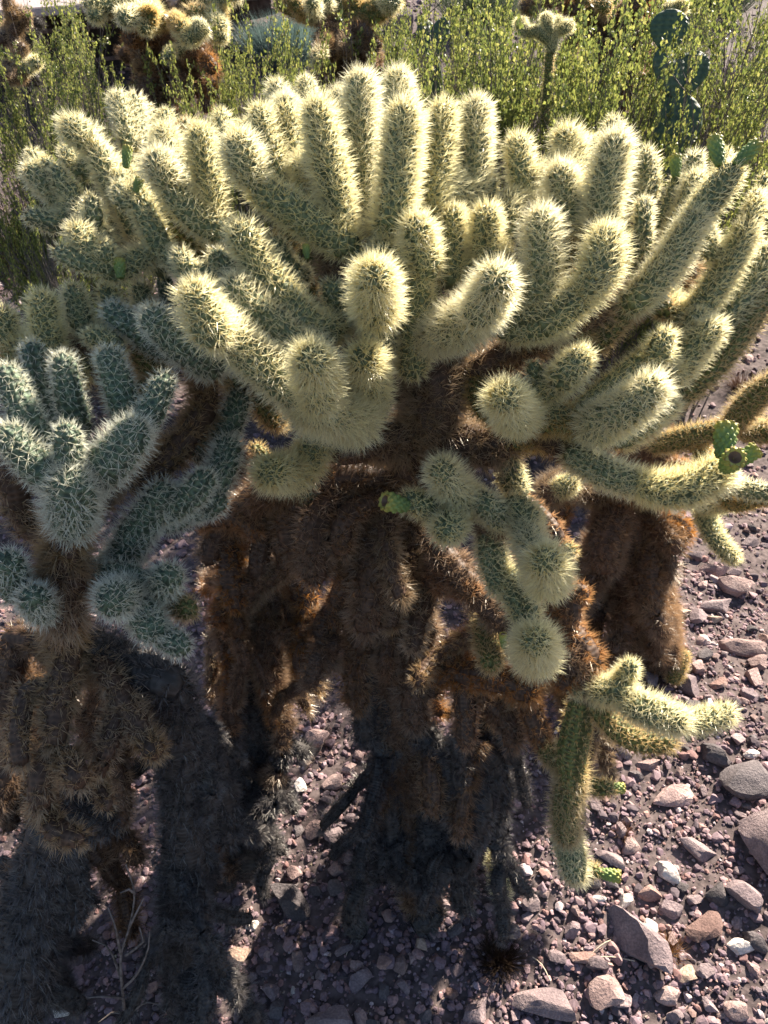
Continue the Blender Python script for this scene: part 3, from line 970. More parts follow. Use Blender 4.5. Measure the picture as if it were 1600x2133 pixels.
B = Plant(thing('teddy_bear_cholla', 'shaded bluish green cholla at the left edge with stubby upright arms', 'cactus', rootpos(385, 2125)))
B.table("""
Tk 76 385,2135,1.33 382,1900,1.25 390,1700,1.18 370,1500,1.10 350,1400,1.06
Lk 60 350,1420,1.04 260,1380,1.06 170,1330,1.04
Lt 74 150,1400,1.06 130,1250,.98 140,1120,.93 150,1040,.90
Lt 55 150,1100,.98 230,1000,.98 300,900,.98
Lt 50 300,1000,1.00 400,900,1.04 430,820,1.06 400,740,1.02
Lb 50 430,900,1.12 490,960,1.14 460,1000,1.12
Lt 50 60,1100,1.00 20,980,.96 0,880,.96
Lt 40 300,900,1.04 200,760,1.04 150,700,1.04
h 74 150,1110,.92 150,1020,.86 150,980,.84
h 54 170,1010,.88 90,980,.86 10,900,.84
h 46 110,960,.90 60,880,.88 10,770,.87
h 42 145,970,.86 140,910,.84 138,885,.83
h 62 190,1000,.90 240,950,.87 290,890,.86
h 40 290,900,.90 325,840,.90 345,785,.90
h 42 160,900,.94 145,830,.92 132,745,.91
h 45 270,880,.94 250,810,.92 222,735,.91
h 36 100,880,.98 80,800,.96 66,720,.95
c 46 130,790,1.02 100,700,1.00 88,620,.98
c 38 190,720,1.04 165,660,1.03 152,602,1.02
c 34 250,680,1.06 235,640,1.05 222,600,1.04
c 34 300,650,1.08 290,595,1.07
h 28 350,640,1.10 340,575,1.09
c 34 240,720,1.00 185,700,.98
h 40 330,720,1.02 280,680,1.00 225,645,.99
h 52 440,760,1.00 380,720,.96 310,655,.93
h 50 560,700,1.06 500,640,1.04 470,590,1.02
y 44 330,800,1.06 300,740,1.06 290,700,1.06
c 40 30,720,1.02 5,650,1.00
c 30 60,760,1.06 30,700,1.05
y 36 40,800,1.02 20,700,1.02
h 54 240,1180,1.02 290,1100,.99 350,1020,.97
h 44 310,1080,1.00 400,1030,.97 430,990,.96
h 38 420,1060,1.02 460,1040,1.00
h 46 360,1080,1.02 450,1000,1.02 480,920,1.04
h 40 430,950,1.08 480,880,1.08 500,820,1.08
y 46 480,760,1.12 540,820,1.12 580,880,1.14
h 50 40,1230,.94 20,1180,.90 12,1160,.88
h 50 90,1270,.94 72,1250,.89 68,1245,.87
t 76 140,1120,.95 135,1240,.96 135,1320,.97
h 40 200,1200,.98 260,1200,.96 310,1215,.95
h 58 270,1230,.95 235,1250,.89 230,1252,.87
h 48 320,1230,.97 350,1205,.93 355,1198,.91
h 54 290,1240,.97 310,1300,.93 325,1320,.91
h 40 335,1320,.95 375,1345,.92 385,1350,.91
y 38 350,1250,1.00 390,1270,.97 398,1280,.96
t 54 150,1340,1.02 125,1450,1.00 110,1560,.98
t 48 110,1560,1.0 85,1620,.99 85,1690,.99
t 50 130,1560,1.0 155,1605,.97 165,1630,.94
t 48 200,1360,1.04 260,1460,1.02 315,1560,1.0
t 44 305,1540,1.02 325,1570,.97
t 46 90,1680,1.02 120,1730,1.0 175,1750,.99
b 50 40,1330,1.06 20,1440,1.06 0,1500,1.06
t 40 20,1400,1.08 30,1520,1.08 30,1600,1.08
b 48 220,1400,1.12 210,1500,1.14 230,1620,1.15
b 44 180,1500,1.14 240,1620,1.14 250,1720,1.16
b 50 80,1400,1.12 60,1520,1.14 30,1650,1.16
b 44 20,1600,1.12 -20,1700,1.12
t 40 250,1440,1.03 235,1520,1.01 215,1590,.99
t 40 60,1440,1.0 40,1530,.98 45,1600,.97
t 36 200,1620,1.02 225,1690,1.0
k 70 120,1720,1.12 90,1820,1.14 60,1960,1.16
k 80 60,1850,1.16 50,2000,1.18 60,2120,1.22
k 44 140,1780,1.14 160,1860,1.16 150,1920,1.18
k 50 330,1460,1.08 400,1540,1.14 440,1640,1.16
k 44 430,1560,1.20 460,1650,1.24 470,1760,1.28
""")

C = Plant(thing('teddy_bear_cholla', 'cholla behind at right with a shaggy brown trunk and low golden arms', 'cactus', rootpos(1365, 1400)))
C.table("""
Tb 78 1368,1400,1.95 1345,1280,1.90 1310,1150,1.84 1290,1020,1.78
Lb 60 1290,1050,1.78 1330,960,1.66 1380,910,1.54
Lt 50 1300,1040,1.78 1180,1010,1.74 1130,1040,1.70
b 50 1300,1020,1.78 1260,1130,1.74 1260,1200,1.76
b 46 1340,1100,1.80 1350,1220,1.78 1360,1300,1.80
b 40 1340,1060,1.78 1390,1120,1.74 1420,1150,1.74
r 34 1400,1080,1.76 1430,1130,1.76
b 44 1320,1240,1.84 1300,1330,1.86 1320,1380,1.88
b 40 1370,1250,1.84 1385,1340,1.86 1395,1390,1.88
y 34 1370,925,1.52 1460,905,1.44 1540,890,1.40
y 40 1530,880,1.38 1570,830,1.33 1620,790,1.30
y 36 1540,900,1.40 1600,900,1.38 1660,890,1.36
y 30 1520,1040,1.50 1580,1035,1.46 1640,1040,1.44
g 30 1150,1030,1.72 1180,1010,1.68 1200,1000,1.66
g 28 1470,1060,1.62 1490,1120,1.60 1530,1165,1.60
y 34 1310,1040,1.76 1420,1030,1.70 1480,1060,1.66
r 30 1320,930,1.70 1400,970,1.62 1500,1000,1.54
r 30 1180,1020,1.74 1160,1100,1.76
""")

# dead joints hanging from trunks and limbs in shaggy skirts, copies of a few sources
NEAR = {}
def near_proto(kind):
    sm, bm, lf, area, m, wd = KIND[kind]
    pts = [np.array((0, 0, 0)), np.array((random.uniform(-.012, .012), random.uniform(-.012, .012), .055)), np.array((0, 0, .11))]
    path, q = smooth_path(pts, .009)
    b = stem_body(path, q, .0135, MAT[bm], 12, lump=.08)
    g = spines_geo(path, q, .0135, .021 * (1.05 if kind != 'k' else .9), area, m, wd * .9, rand=True)
    SPINE_TRIS[0] += len(g[1])
    return b, spine_mesh(g, MAT[sm])
for k_ in 'tbrk':
    NEAR[k_] = [near_proto(k_) for _ in range(3)]

def hang(pl, kind, a, b, R):
    v = Vector(b - a); ln = v.length
    bm, sm = random.choice(NEAR[kind])
    o = obj('stem_joint', bm, pl.root)
    o.location = Vector(a - pl.base)
    o.rotation_mode = 'QUATERNION'
    o.rotation_quaternion = v.to_track_quat('Z', 'Y') @ Matrix.Rotation(random.uniform(0, 6.28), 3, 'Z').to_quaternion()
    k = R / .029
    o.scale = (k, k, ln / .11)
    obj('spines', sm, o, kind='stuff')

def skirt(pl, n, box, kinds, R=(.020, .031), ln=(.045, .10), out=.42, zmin=.02, toward=-.28, chain=.8):
    """box: pixel rectangle (x0, y0, x1, y1) and depth range that the joints hang in"""
    x0, y0, x1, y1, d0, d1 = box
    for _ in range(n):
        a = P(random.uniform(x0, x1), random.uniform(y0, y1), random.uniform(d0, d1))
        qn, dist = pl.near(a)
        if dist > .20: continue
        k = random.choice(kinds); r = random.uniform(*R)
        v = unit(np.array((random.gauss(0, out), random.gauss(0, out) + toward, -1.0)))
        if dist > .03: hang(pl, k, qn, a, r * .9)
        e = a + v * random.uniform(*ln)
        if e[2] < zmin: e[2] = zmin + random.uniform(0, .03)
        hang(pl, k, a, e, r)
        pl.axis.append(np.stack([a, e]))
        if random.random() < chain and e[2] > .12:
            v2 = unit(v + np.array((random.gauss(0, .3), random.gauss(0, .3), -.2)))
            e2 = e + v2 * random.uniform(*ln)
            if e2[2] > zmin:
                hang(pl, k, e - v * .01, e2, r * .95); pl.axis.append(np.stack([e, e2]))
skirt(A, 12, (680, 1000, 900, 1250, 1.18, 1.28), 'btb')
skirt(A, 24, (430, 1060, 640, 1400, 1.30, 1.50), 'btbr')
skirt(A, 40, (430, 1300, 600, 1820, 1.42, 1.54), 'bkkk')
skirt(A, 9, (640, 1200, 800, 1420, 1.28, 1.38), 'bbk')
skirt(A, 16, (860, 1180, 1180, 1400, 1.22, 1.34), 'brbt')
skirt(A, 20, (800, 1380, 1080, 1600, 1.30, 1.42), 'bbkk')
skirt(A, 36, (770, 1520, 1060, 1860, 1.36, 1.5), 'kkk', R=(.022, .034), out=.8)
skirt(B, 14, (0, 1320, 300, 1560, 1.12, 1.26), 'btb')
skirt(B, 9, (40, 1560, 250, 1750, 1.16, 1.3), 'bbk')
skirt(B, 20, (0, 1780, 130, 2050, 1.18, 1.30), 'kkk')
skirt(B, 16, (320, 1480, 470, 2050, 1.1, 1.34), 'kkk', R=(.018, .028), out=.8)
skirt(C, 26, (1220, 1050, 1440, 1380, 1.74, 1.95), 'bbbr', R=(.03, .04), toward=-.05)

# ------------------------------------------------------------------ fruits
m_fruit, nt, out = new_mat('cholla_fruit_skin')
at = N(nt, 'ShaderNodeAttribute', attribute_name='along')
c = ramp(nt, at.outputs['Fac'], [(0, (.13, .20, .06)), (.5, (.24, .33, .09)), (.84, (.42, .40, .09)), (.93, (.42, .34, .08)), (1.0, (.14, .08, .05))])
bs = N(nt, 'ShaderNodeBsdfPrincipled'); bs.inputs['Roughness'].default_value = .5
L(nt, c, bs.inputs['Base Color'])
trn = N(nt, 'ShaderNodeBsdfTranslucent'); L(nt, c, trn.inputs[0])
mx = N(nt, 'ShaderNodeMixShader', i_0=.25); L(nt, bs.outputs[0], mx.inputs[1]); L(nt, trn.outputs[0], mx.inputs[2]); L(nt, mx.outputs[0], out.inputs[0])

def fruit_mesh():
    na, nr = 48, 36
    s = np.linspace(0, 1, nr)
    # outline: stalk end, barrel, rim, dished top
    zz = np.interp(s, [0, .1, .45, .72, .8, .9, 1], [0, .06, .95, 1.72, 1.86, 1.72, 1.5])
    rr = np.interp(s, [0, .1, .45, .72, .8, .9, 1], [.35, .62, .92, .98, .90, .55, .02])
    a = np.linspace(0, 2 * np.pi, na, endpoint=False)
    A_, S_ = np.meshgrid(a, s)
    amp = np.where(S_ < .84, 1, 0) * np.clip(S_ * 8, 0, 1)
    bump = np.abs(np.sin(4 * A_ + S_ * 16)) * np.abs(np.sin(4 * A_ - S_ * 16))
    R_ = rr[:, None] * (1 + .42 * (bump - .35) * amp)
    v = np.stack([R_ * np.cos(A_), R_ * np.sin(A_), np.broadcast_to(zz[:, None], A_.shape)], -1).reshape(-1, 3)
    i = np.arange(nr - 1)[:, None] * na; j = np.arange(na)[None]; j2 = (j + 1) % na
    f = np.stack([i + j, i + j2, i + na + j2, i + na + j], -1).reshape(-1, 4)
    al = np.clip(np.where(S_ > .86, 1, (zz[:, None] / 1.9) ** 1.4 * .92 + (bump - .3) * .16), 0, 1).ravel()
    return mesh_from('fruit', v, f, m_fruit, True, {'along': ('FLOAT', 'POINT', al)})
FM = fruit_mesh()
def fruit(plant, a, b, rpx):
    p0, p1 = P(*a), P(*b)
    o = obj('fruit', FM, plant.root)
    v = Vector(p1 - p0); ln = v.length
    o.location = Vector(p0 - plant.base)
    o.rotation_mode = 'QUATERNION'; o.rotation_quaternion = v.to_track_quat('Z', 'Y')
    r = rpx * a[2] / F * .86
    o.scale = (r, r, ln / 1.8)
fruit(A, (1500, 345, .98), (1488, 288, .99), 17)
fruit(A, (1530, 345, .98), (1577, 300, .98), 17)
fruit(A, (1408, 370, 1.08), (1407, 325, 1.08), 13)
fruit(A, (1505, 955, .94), (1514, 885, .95), 25)
fruit(A, (1510, 975, .94), (1532, 952, .90), 24)
fruit(A, (1525, 970, .95), (1578, 935, .94), 19)
fruit(A, (850, 1055, 1.01), (800, 1043, .99), 22)
fruit(A, (1268, 1640, 1.26), (1300, 1642, 1.26), 12)
fruit(A, (1240, 1817, 1.26), (1292, 1826, 1.25), 14)
fruit(B, (252, 580, 1.0), (247, 540, 1.0), 13)
fruit(A, (262, 350, 1.02), (266, 306, 1.02), 11)
fruit(A, (282, 400, 1.0), (292, 372, 1.0), 10)
fruit(A, (640, 540, 1.0), (637, 510, 1.0), 8)
fruit(A, (1050, 1350, 1.15), (1048, 1320, 1.14), 9)

# ------------------------------------------------------------------ background chollas: shared joints
def proto(kind, L_=.10, rb=.017, ls=.016, seed=0):
    sm, bm, lf, area, m, wd = KIND[kind]
    pts = [np.array((0, 0, 0)), np.array((random.uniform(-.006, .006), .004, L_ * .5)), np.array((0, 0, L_))]
    path, q = smooth_path(pts, .010)
    b = stem_body(path, q, rb, MAT[bm], 10)
    g = spines_geo(path, q, rb, ls * lf, area * 1.5, 6, wd * 1.5)
    SPINE_TRIS[0] += len(g[1])
    return b, spine_mesh(g, MAT[sm])
PROTO = {k: [proto(k) for _ in range(2)] for k in 'cygrbtk'}

class Far(Plant):
    def joint(s, kind, pts, R, join=True, name='stem_joint', **kw):
        if name != 'stem_joint':
            Plant.joint(s, kind, pts, R, name=name, lump=.1, dens=.55, step=.012); return
        pts = [np.array(p) for p in pts]
        if join:
            qn, dist = s.near(pts[0])
            if .02 < dist < .25: pts = [qn] + pts
            elif dist >= .25: print('LOOSE far', kind, round(float(dist), 2))
        for a, b in zip(pts[:-1], pts[1:]):
            v = Vector(b - a); ln = v.length
            if ln < .01: continue
            bm, sm = random.choice(PROTO[kind])
            o = obj('stem_joint', bm, s.root)
            o.location = Vector(a - s.base) - v * .06
            o.rotation_mode = 'QUATERNION'
            o.rotation_quaternion = v.to_track_quat('Z', 'Y') @ Matrix.Rotation(random.uniform(0, 6), 3, 'Z').to_quaternion()
            k = R * 1.16 / .029
            o.scale = (k, k, (ln * 1.16) / .10)
            sp = obj('spines', sm, o, kind='stuff')
            s.axis.append(np.linspace(a, b, 6))

def far_plant(label, px, d, text):
    r = ray(px, 300); p = CAM + r * 1.0
    # stands on the ground straight under its trunk
    q = P(px, 250, d); z = float(height(q[0], q[1]))
    pl = Far(thing('teddy_bear_cholla', label, 'cactus', (float(q[0]), float(q[1]), z)))
    return pl, np.array((q[0], q[1], z))

def to_ground(pl, R, px, py, d, kind='b'):
    top = P(px, py, d)
    b = pl.base
    Plant.joint(pl, kind, [b, (b * .5 + top * .5) + np.array((.01, 0, 0)), top], R, join=False, name='trunk', lump=.1, dens=.6, step=.012)

D, _ = far_plant('backlit cholla with golden arms behind at upper left with rust brown skirt', 345, 2.75, '')
to_ground(D, .07, 345, 60, 2.75)
D.table("""
Lt 34 345,90,2.75 330,20,2.7 300,-60,2.7
Lt 34 350,60,2.75 400,10,2.75 430,-50,2.75
y 22 330,20,2.65 280,5,2.6 240,20,2.55
g 22 300,10,2.6 260,-5,2.55 180,5,2.5
c 24 330,40,2.6 290,28,2.5 255,35,2.45
c 20 330,50,2.6 300,60,2.5
y 22 300,55,2.6 315,35,2.5 310,20,2.5
g 20 250,0,2.6 205,22,2.55 195,30,2.5
y 22 380,40,2.7 420,30,2.6 450,50,2.6
y 20 360,50,2.6 362,40,2.5 380,60,2.45
c 22 380,60,2.5 405,75,2.45 430,55,2.45
c 22 440,30,2.6 460,60,2.55
c 18 440,60,2.6 465,78,2.55
y 22 410,0,2.7 450,20,2.65 455,35,2.6
y 24 420,-20,2.7 450,-10,2.7 460,10,2.65
c 24 460,-10,2.6 500,-15,2.6
y 24 380,-10,2.7 400,-30,2.7 420,-20,2.7
r 22 330,80,2.7 285,90,2.65 265,80,2.6
r 22 320,90,2.7 280,110,2.65
t 20 300,100,2.7 295,130,2.65 297,145,2.65
r 22 370,90,2.7 400,110,2.65 405,130,2.65
g 15 360,105,2.6 350,120,2.5
r 22 390,100,2.7 430,130,2.65 442,145,2.6
r 18 420,160,2.75 440,180,2.7 445,200,2.7
r 18 430,200,2.75 425,230,2.75
b 26 330,120,2.75 310,170,2.7 320,220,2.75
b 26 370,120,2.75 380,180,2.7 370,230,2.75
b 24 300,140,2.8 290,200,2.8
""")
E, _ = far_plant('olive cholla behind at top centre with drooping brown arms on its trunk', 720, 2.9, '')
to_ground(E, .06, 718, 60, 2.9)
E.table("""
Ly 34 715,60,2.9 712,10,2.9 705,-40,2.9
Ly 28 715,40,2.9 660,30,2.85 600,10,2.8 585,-20,2.8
Ly 30 725,40,2.9 790,20,2.85 830,-10,2.8
y 20 640,25,2.8 615,10,2.75 600,-10,2.75
c 20 660,30,2.8 650,5,2.7
y 20 600,5,2.8 590,-10,2.8
c 18 690,20,2.85 680,0,2.8
y 20 740,20,2.85 745,-10,2.85
c 22 800,10,2.8 825,0,2.75
b 22 690,50,2.85 670,90,2.8 675,105,2.8
t 18 680,80,2.8 665,110,2.75 668,125,2.75
g 17 670,100,2.78 660,122,2.72 665,130,2.72
t 18 690,90,2.8 690,120,2.8
t 17 715,70,2.82 718,95,2.78 715,112,2.78
b 20 740,60,2.85 770,80,2.8 790,100,2.8
t 18 750,70,2.85 780,110,2.8
b 22 730,90,2.9 740,140,2.9
b 22 700,90,2.9 690,150,2.9
b 22 760,80,2.9 775,140,2.9
t 17 680,120,2.85 685,150,2.85
""")
Fp, _ = far_plant('rusty brown cholla hung with dead arms at top right behind the bush', 1260, 3.0, '')
to_ground(Fp, .07, 1260, 20, 3.0)
Fp.table("""
Lb 34 1260,40,3.0 1240,-30,3.0
Lr 32 1270,40,3.0 1340,10,2.95 1350,-40,2.95
y 22 1240,30,2.95 1210,0,2.9 1205,-20,2.9
t 20 1230,20,2.95 1195,25,2.9
t 20 1260,20,2.95 1265,15,2.85
y 20 1250,0,2.9 1262,18,2.8
b 22 1230,40,3 1225,90,3
b 22 1290,50,3 1310,80,2.95
r 22 1340,20,2.95 1355,50,2.9 1350,65,2.9
r 18 1350,50,2.95 1365,70,2.95
y 17 1350,0,2.95 1385,18,2.9
c 18 1385,20,2.9 1410,20,2.85 1420,5,2.85
r 20 1200,30,3 1180,20,2.95 1170,-10,2.9
b 24 1250,70,3 1240,140,3 1250,200,3
b 24 1280,70,3 1290,160,3
b 24 1310,60,3 1330,120,3
y 20 1110,-10,2.9 1105,25,2.85
t 18 1170,0,2.9 1130,0,2.85 1090,20,2.85
""")
H_, _ = far_plant('young upright pale cholla with finger like arms showing among the creosote sprays', 1150, 2.2, '')
to_ground(H_, .021, 1146, 105, 2.2, 'y')
H_.table("""
c 15 1148,110,2.2 1155,75,2.2 1165,40,2.2
c 15 1150,80,2.2 1138,55,2.18 1135,32,2.18
g 14 1150,90,2.2 1120,65,2.18 1098,70,2.18
c 15 1100,72,2.18 1085,60,2.18 1084,40,2.18
c 14 1120,75,2.2 1122,58,2.2
c 15 1160,65,2.2 1190,50,2.2
""")
J_, _ = far_plant('dim sprawling cholla with grey arms in the top left corner', 35, 2.9, '')
to_ground(J_, .035, 40, 110, 2.9, 'k')
J_.table("""
Lk 20 40,110,2.9 10,80,2.9 -30,60,2.9
t 14 15,0,2.7 25,20,2.7 30,38,2.7
t 16 60,35,2.75 40,50,2.75 25,72,2.75
y 12 30,20,2.75 32,45,2.75
t 14 45,130,2.8 48,105,2.75 45,95,2.7
g 16 45,150,2.8 68,135,2.75 75,130,2.7
t 18 30,150,2.8 10,135,2.75
t 18 50,150,2.8 30,160,2.75 0,160,2.7
k 18 60,80,2.9 75,60,2.9 72,40,2.9
k 18 60,160,2.9 80,170,2.9
t 18 20,70,2.8 0,85,2.75
""")

skirt(D, 22, (270, 60, 430, 260, 2.68, 2.85), 'bbrb', R=(.03, .04), toward=-.05)
skirt(E, 18, (680, 70, 780, 220, 2.85, 3.0), 'bbtb', R=(.028, .036), toward=-.05)
skirt(Fp, 26, (1190, 20, 1350, 200, 2.95, 3.1), 'bbrt', R=(.03, .04), toward=-.05)

# ------------------------------------------------------------------ prickly pear behind
m_pad = body_mat('prickly_pear_skin', (.05, .085, .05), (.09, .13, .07), (.045, .075, .045))
def pad(root, p0, p1, w):
    v, f = ICO3
    v = v.copy(); z = (v[:, 2] + 1) / 2
    wd = .62 + .5 * z - .25 * z ** 4
    v[:, 0] *= wd; v[:, 1] *= .16 * wd
    a, b = Vector(p0), Vector(p1)
    ln = (b - a).length
    me = mesh_from('pad', v * np.array((w, w, ln / 2)) + np.array((0, 0, ln / 2)), f, m_pad, True, {'turn': ('FLOAT_VECTOR', 'POINT', np.stack([v[:, 0] * 2, v[:, 2] * .03, v[:, 1]], 1))})
    o = obj('pad', me, root); o.location = a - root.location
    o.rotation_mode = 'QUATERNION'; o.rotation_quaternion = (b - a).to_track_quat('Z', 'Y')
    return o
q = P(1400, 250, 2.35)
pp = thing('prickly_pear', 'dark green prickly pear with broad flat pads behind the bush at right', 'cactus', (q[0], q[1], float(height(q[0], q[1]))))
base = np.array(pp.location)
pad(pp, base, P(1400, 480, 2.35), .11)
pad(pp, P(1400, 490, 2.35), P(1405, 320, 2.36), .105)
pad(pp, P(1404, 330, 2.36), P(1412, 190, 2.35), .09)
pad(pp, P(1408, 205, 2.35), P(1385, 95, 2.33), .075)
pad(pp, P(1414, 205, 2.36), P(1452, 105, 2.37), .065)
pad(pp, P(1388, 108, 2.33), P(1400, 18, 2.31), .065)
q2 = P(905, 150, 2.9)
pq = thing('prickly_pear', 'small shaded prickly pear behind the thin grey branches at top centre', 'cactus', (q2[0], q2[1], float(height(q2[0], q2[1]))))
pad(pq, np.array(pq.location), P(905, 110, 2.9), .07)
pad(pq, P(900, 125, 2.9), P(925, 35, 2.9), .045)
pad(pq, P(900, 125, 2.92), P(885, 40, 2.92), .05)

# ------------------------------------------------------------------ creosote bushes
m_leaf = attr_mat('creosote_leaf', .45, .45, .4)
m_twig = noise_mat('grey_twig_bark', (.07, .058, .05), (.19, .16, .15), 120, .8, .001)
m_flower = attr_mat('yellow_petal', .5, .45)

def bush_meshes(seed, Hh=.7, spread=.35, nstem=9, leaves=7000, lean=(0, 0)):
    r = np.random.default_rng(seed)
    br = Bag(); tips = []
    def grow(p, d, ln, rad, lev):
        n = 5
        pts = [p]
        for i in range(n):
            d = unit(d + r.normal(0, .10 + .04 * lev, 3) + np.array((0, 0, .05)))
            pts.append(pts[-1] + d * ln / n)
        pts = np.array(pts)
        rr = np.linspace(rad, rad * .5, n + 1)
        v, f = tube(pts, rr, 4 if lev else 5); br.add(v, f)
        if lev >= 2:
            tips.append(pts)
            return
        k = 7 if lev == 0 else 6
        for j in range(k):
            i = int(r.integers(2 if lev == 0 else 1, n + 1))
            dd = unit(d + r.normal(0, .42, 3) * np.array((1, 1, .6)) + np.array((0, 0, .25)))
            grow(pts[i], dd, ln * r.uniform(.38, .62), rad * .5, lev + 1)
    for s in range(nstem):
        a = r.uniform(0, 2 * np.pi); t = r.uniform(.1, 1)
        d = unit(np.array((math.cos(a) * spread * t + lean[0], math.sin(a) * spread * t + lean[1], .8)))
        grow(np.array((r.normal(0, .02), r.normal(0, .02), -.02)), d, Hh * r.uniform(.5, .72), .0045, 0)
    # leaves: pairs of small folded leaflets thick along the last twigs
    T = np.stack(tips); n = leaves
    T = T[np.argsort([math.sin(p_[-1, 0] * 17 + seed) + math.sin(p_[-1, 2] * 15 + 2) + math.sin(p_[-1, 1] * 19) + r.normal(0, .5) for p_ in T])[int(len(T) * .45):]]
    ti = r.integers(0, len(T), n); ti = np.argsort(T[:, -1, 2])[(len(T) * r.uniform(0, 1, n) ** .75).astype(int).clip(0, len(T) - 1)]; u = r.uniform(0.0, 1, n) ** .8 * (T.shape[1] - 1.001)
    u = np.where(r.uniform(0, 1, n) < .7, np.round(u * 1.5) / 1.5 * .98, u); u = u.clip(0, T.shape[1] - 1.001); i0 = u.astype(int); fr = (u - i0)[:, None]
    c = T[ti, i0] * (1 - fr) + T[ti, i0 + 1] * fr + r.normal(0, .0055, (n, 3))
    d = unit(r.normal(0, 1, (n, 3)) + np.array((0, 0, .7))); s = unit(np.cross(d, r.normal(0, 1, (n, 3))))
    nn = np.cross(d, s)
    ln = r.uniform(.006, .012, n)[:, None]; w = ln * .38
    a0, a1, a2, a3 = c, c + d * ln * .5 + s * w + nn * w * .35, c + d * ln, c + d * ln * .5 - s * w + nn * w * .35
    v = np.stack([a0, a1, a2, a3], 1).reshape(-1, 3)
    f = (np.array([[0, 1, 2], [0, 2, 3]])[None] + np.arange(n)[:, None, None] * 4).reshape(-1, 3)
    pal = np.array([(.17, .205, .05), (.26, .285, .07), (.37, .36, .11), (.09, .12, .04)])
    cc = pal[r.choice(4, n, p=[.35, .33, .14, .18])] * r.uniform(.8, 1.2, (n, 1))
    cc = np.repeat(cc, 4, 0)
    lm = mesh_from('foliage', v, f, m_leaf, False, {'tint': ('FLOAT_COLOR', 'POINT', np.hstack([cc, np.ones((len(cc), 1))]))})
    fl = [T[int(k), -1] for k in r.integers(0, len(T), 12)]
    return br.mesh('branch', m_twig), lm, fl, float(np.percentile(v[:, 2], 98.5))

def flower_mesh():
    b = Bag()
    for k in range(5):
        a = k * 2 * math.pi / 5
        u = np.array((math.cos(a), math.sin(a), .25)); s = np.array((-math.sin(a), math.cos(a), 0))
        v = np.array([(0, 0, 0), u * .6 + s * .35, u * 1.05, u * .6 - s * .35]) * .009
        b.add(v, np.array([[0, 1, 2], [0, 2, 3]]), (.75, .55, .03))
    return b.mesh('flower', m_flower, False)
FL = flower_mesh()
BM = [bush_meshes(11 + i, .75, .55, 18, 19000) for i in range(3)]
BM_SLIM = [bush_meshes(31 + i, .75, .16, 8, 7500) for i in range(2)]

BACK_LABELS = ['far creosote bush at the upper left corner behind the dim cholla', 'far creosote bush under the walkway edge at upper left', 'mid distance creosote behind the tall yellow green bush', 'dark creosote just left of the golden backlit cholla', 'creosote behind the right flank of the golden backlit cholla', 'small creosote between golden cholla and grey blue shrub', 'creosote in front of the grey blue shrub', 'creosote left of the olive cholla crown', 'creosote right of the olive cholla under the bluish rock', 'creosote over the bluish gravel right of the olive cholla', 'far creosote behind the bare grey stems', 'creosote behind the yellow flowered bush', 'far creosote left of the young pale cholla', 'creosote right of the young pale cholla', 'far creosote behind the rusty brown cholla', 'creosote left of the flat green pads', 'far creosote right of the flat green pads', 'creosote over the flat lilac rock at top right', 'far creosote at the top right corner', 'far creosote behind the olive cholla trunk', 'far creosote behind the golden backlit cholla', 'creosote at the right edge below the top corner bush', 'creosote at the left edge above the far left cream arms', 'creosote right behind the leftmost upright cream arm', 'creosote behind the small cluster of three cream arms', 'creosote behind the upright cream arms left of centre', 'creosote showing in the gap right of the tallest cream arms', 'creosote behind the arms just right of the tallest one']
def bush(px, ytop, d, label, wide=1.0, slim=False, rot=None, flowers=0, hmul=1.0, ground=None):
    top = P(px, ytop, d)
    z = float(height(top[0], top[1]))
    var = random.choice(BM_SLIM if slim else BM)
    root = thing('creosote_bush', label, 'bush', (float(top[0]), float(top[1]), z), 'creosote bushes behind the chollas')
    h = (top[2] - z)
    sz = h / var[3]
    root.scale = (sz * wide * .8, sz * wide * .8, sz)
    root.rotation_euler = (0, 0, rot if rot is not None else random.uniform(0, 6.28))
    obj('branch', var[0], root, kind='stuff'); obj('foliage', var[1], root, kind='stuff')
    for k in range(flowers):
        f = obj('flower', FL, root)
        f.location = var[2][k]; f.rotation_euler = (random.uniform(-.8, .8), random.uniform(-.8, .8), 0)
        f.scale = (1.1 / sz,) * 3
    return root
bush(140, 55, 2.5, 'tall dense creosote bush lit yellow green at upper left', .75)
bush(30, 160, 2.5, 'loose creosote bush at the left edge of the picture', .7)
bush(60, 330, 2.2, 'short creosote bush beside the far left cholla arms', .55)
bush(500, 85, 2.4, 'creosote bush with upright sprays between the two background chollas', .6)
bush(555, 100, 2.35, 'slim creosote spray left of the top centre cholla', .5, True)
bush(398, 160, 2.4, 'thin creosote spray in front of the rust brown skirt', .4, True)
bush(630, 140, 2.45, 'tiny creosote spray just above the tallest cream arms', .4, True)
bush(900, -30, 2.6, 'airy creosote bush with bare grey stems right of top centre', .85, flowers=6)
bush(990, -20, 2.5, 'creosote bush with yellow flowers in the middle of the upper right', .75, flowers=10)
bush(1080, 90, 2.4, 'low creosote bush below the young pale cholla', .7, flowers=7)
bush(1240, 30, 2.5, 'creosote bush in front of the rusty brown cholla', .75, flowers=5)
bush(1330, 100, 2.3, 'leafy creosote bush between the prickly pear and the cream arms', .7, flowers=4)
bush(1470, 10, 2.6, 'creosote bush with yellow flowers beside the flat green pads', .75, flowers=9)
bush(1560, -40, 2.4, 'tallest creosote bush at the top right corner', .9, flowers=6)
bush(1500, 120, 2.25, 'dense creosote bush above the yellow fruits at right', .7, flowers=3)
bush(1180, 150, 2.3, 'short creosote bush just behind the central cream arms', .6, flowers=3)
bush(1165, 92, 2.05, 'creosote sprays right under the young pale cholla', .8)
bush(1120, 112, 2.0, 'short creosote sprays at the foot of the young pale cholla', .7)
bush(1405, 100, 2.15, 'creosote sprays right under the flat green pads', .8)
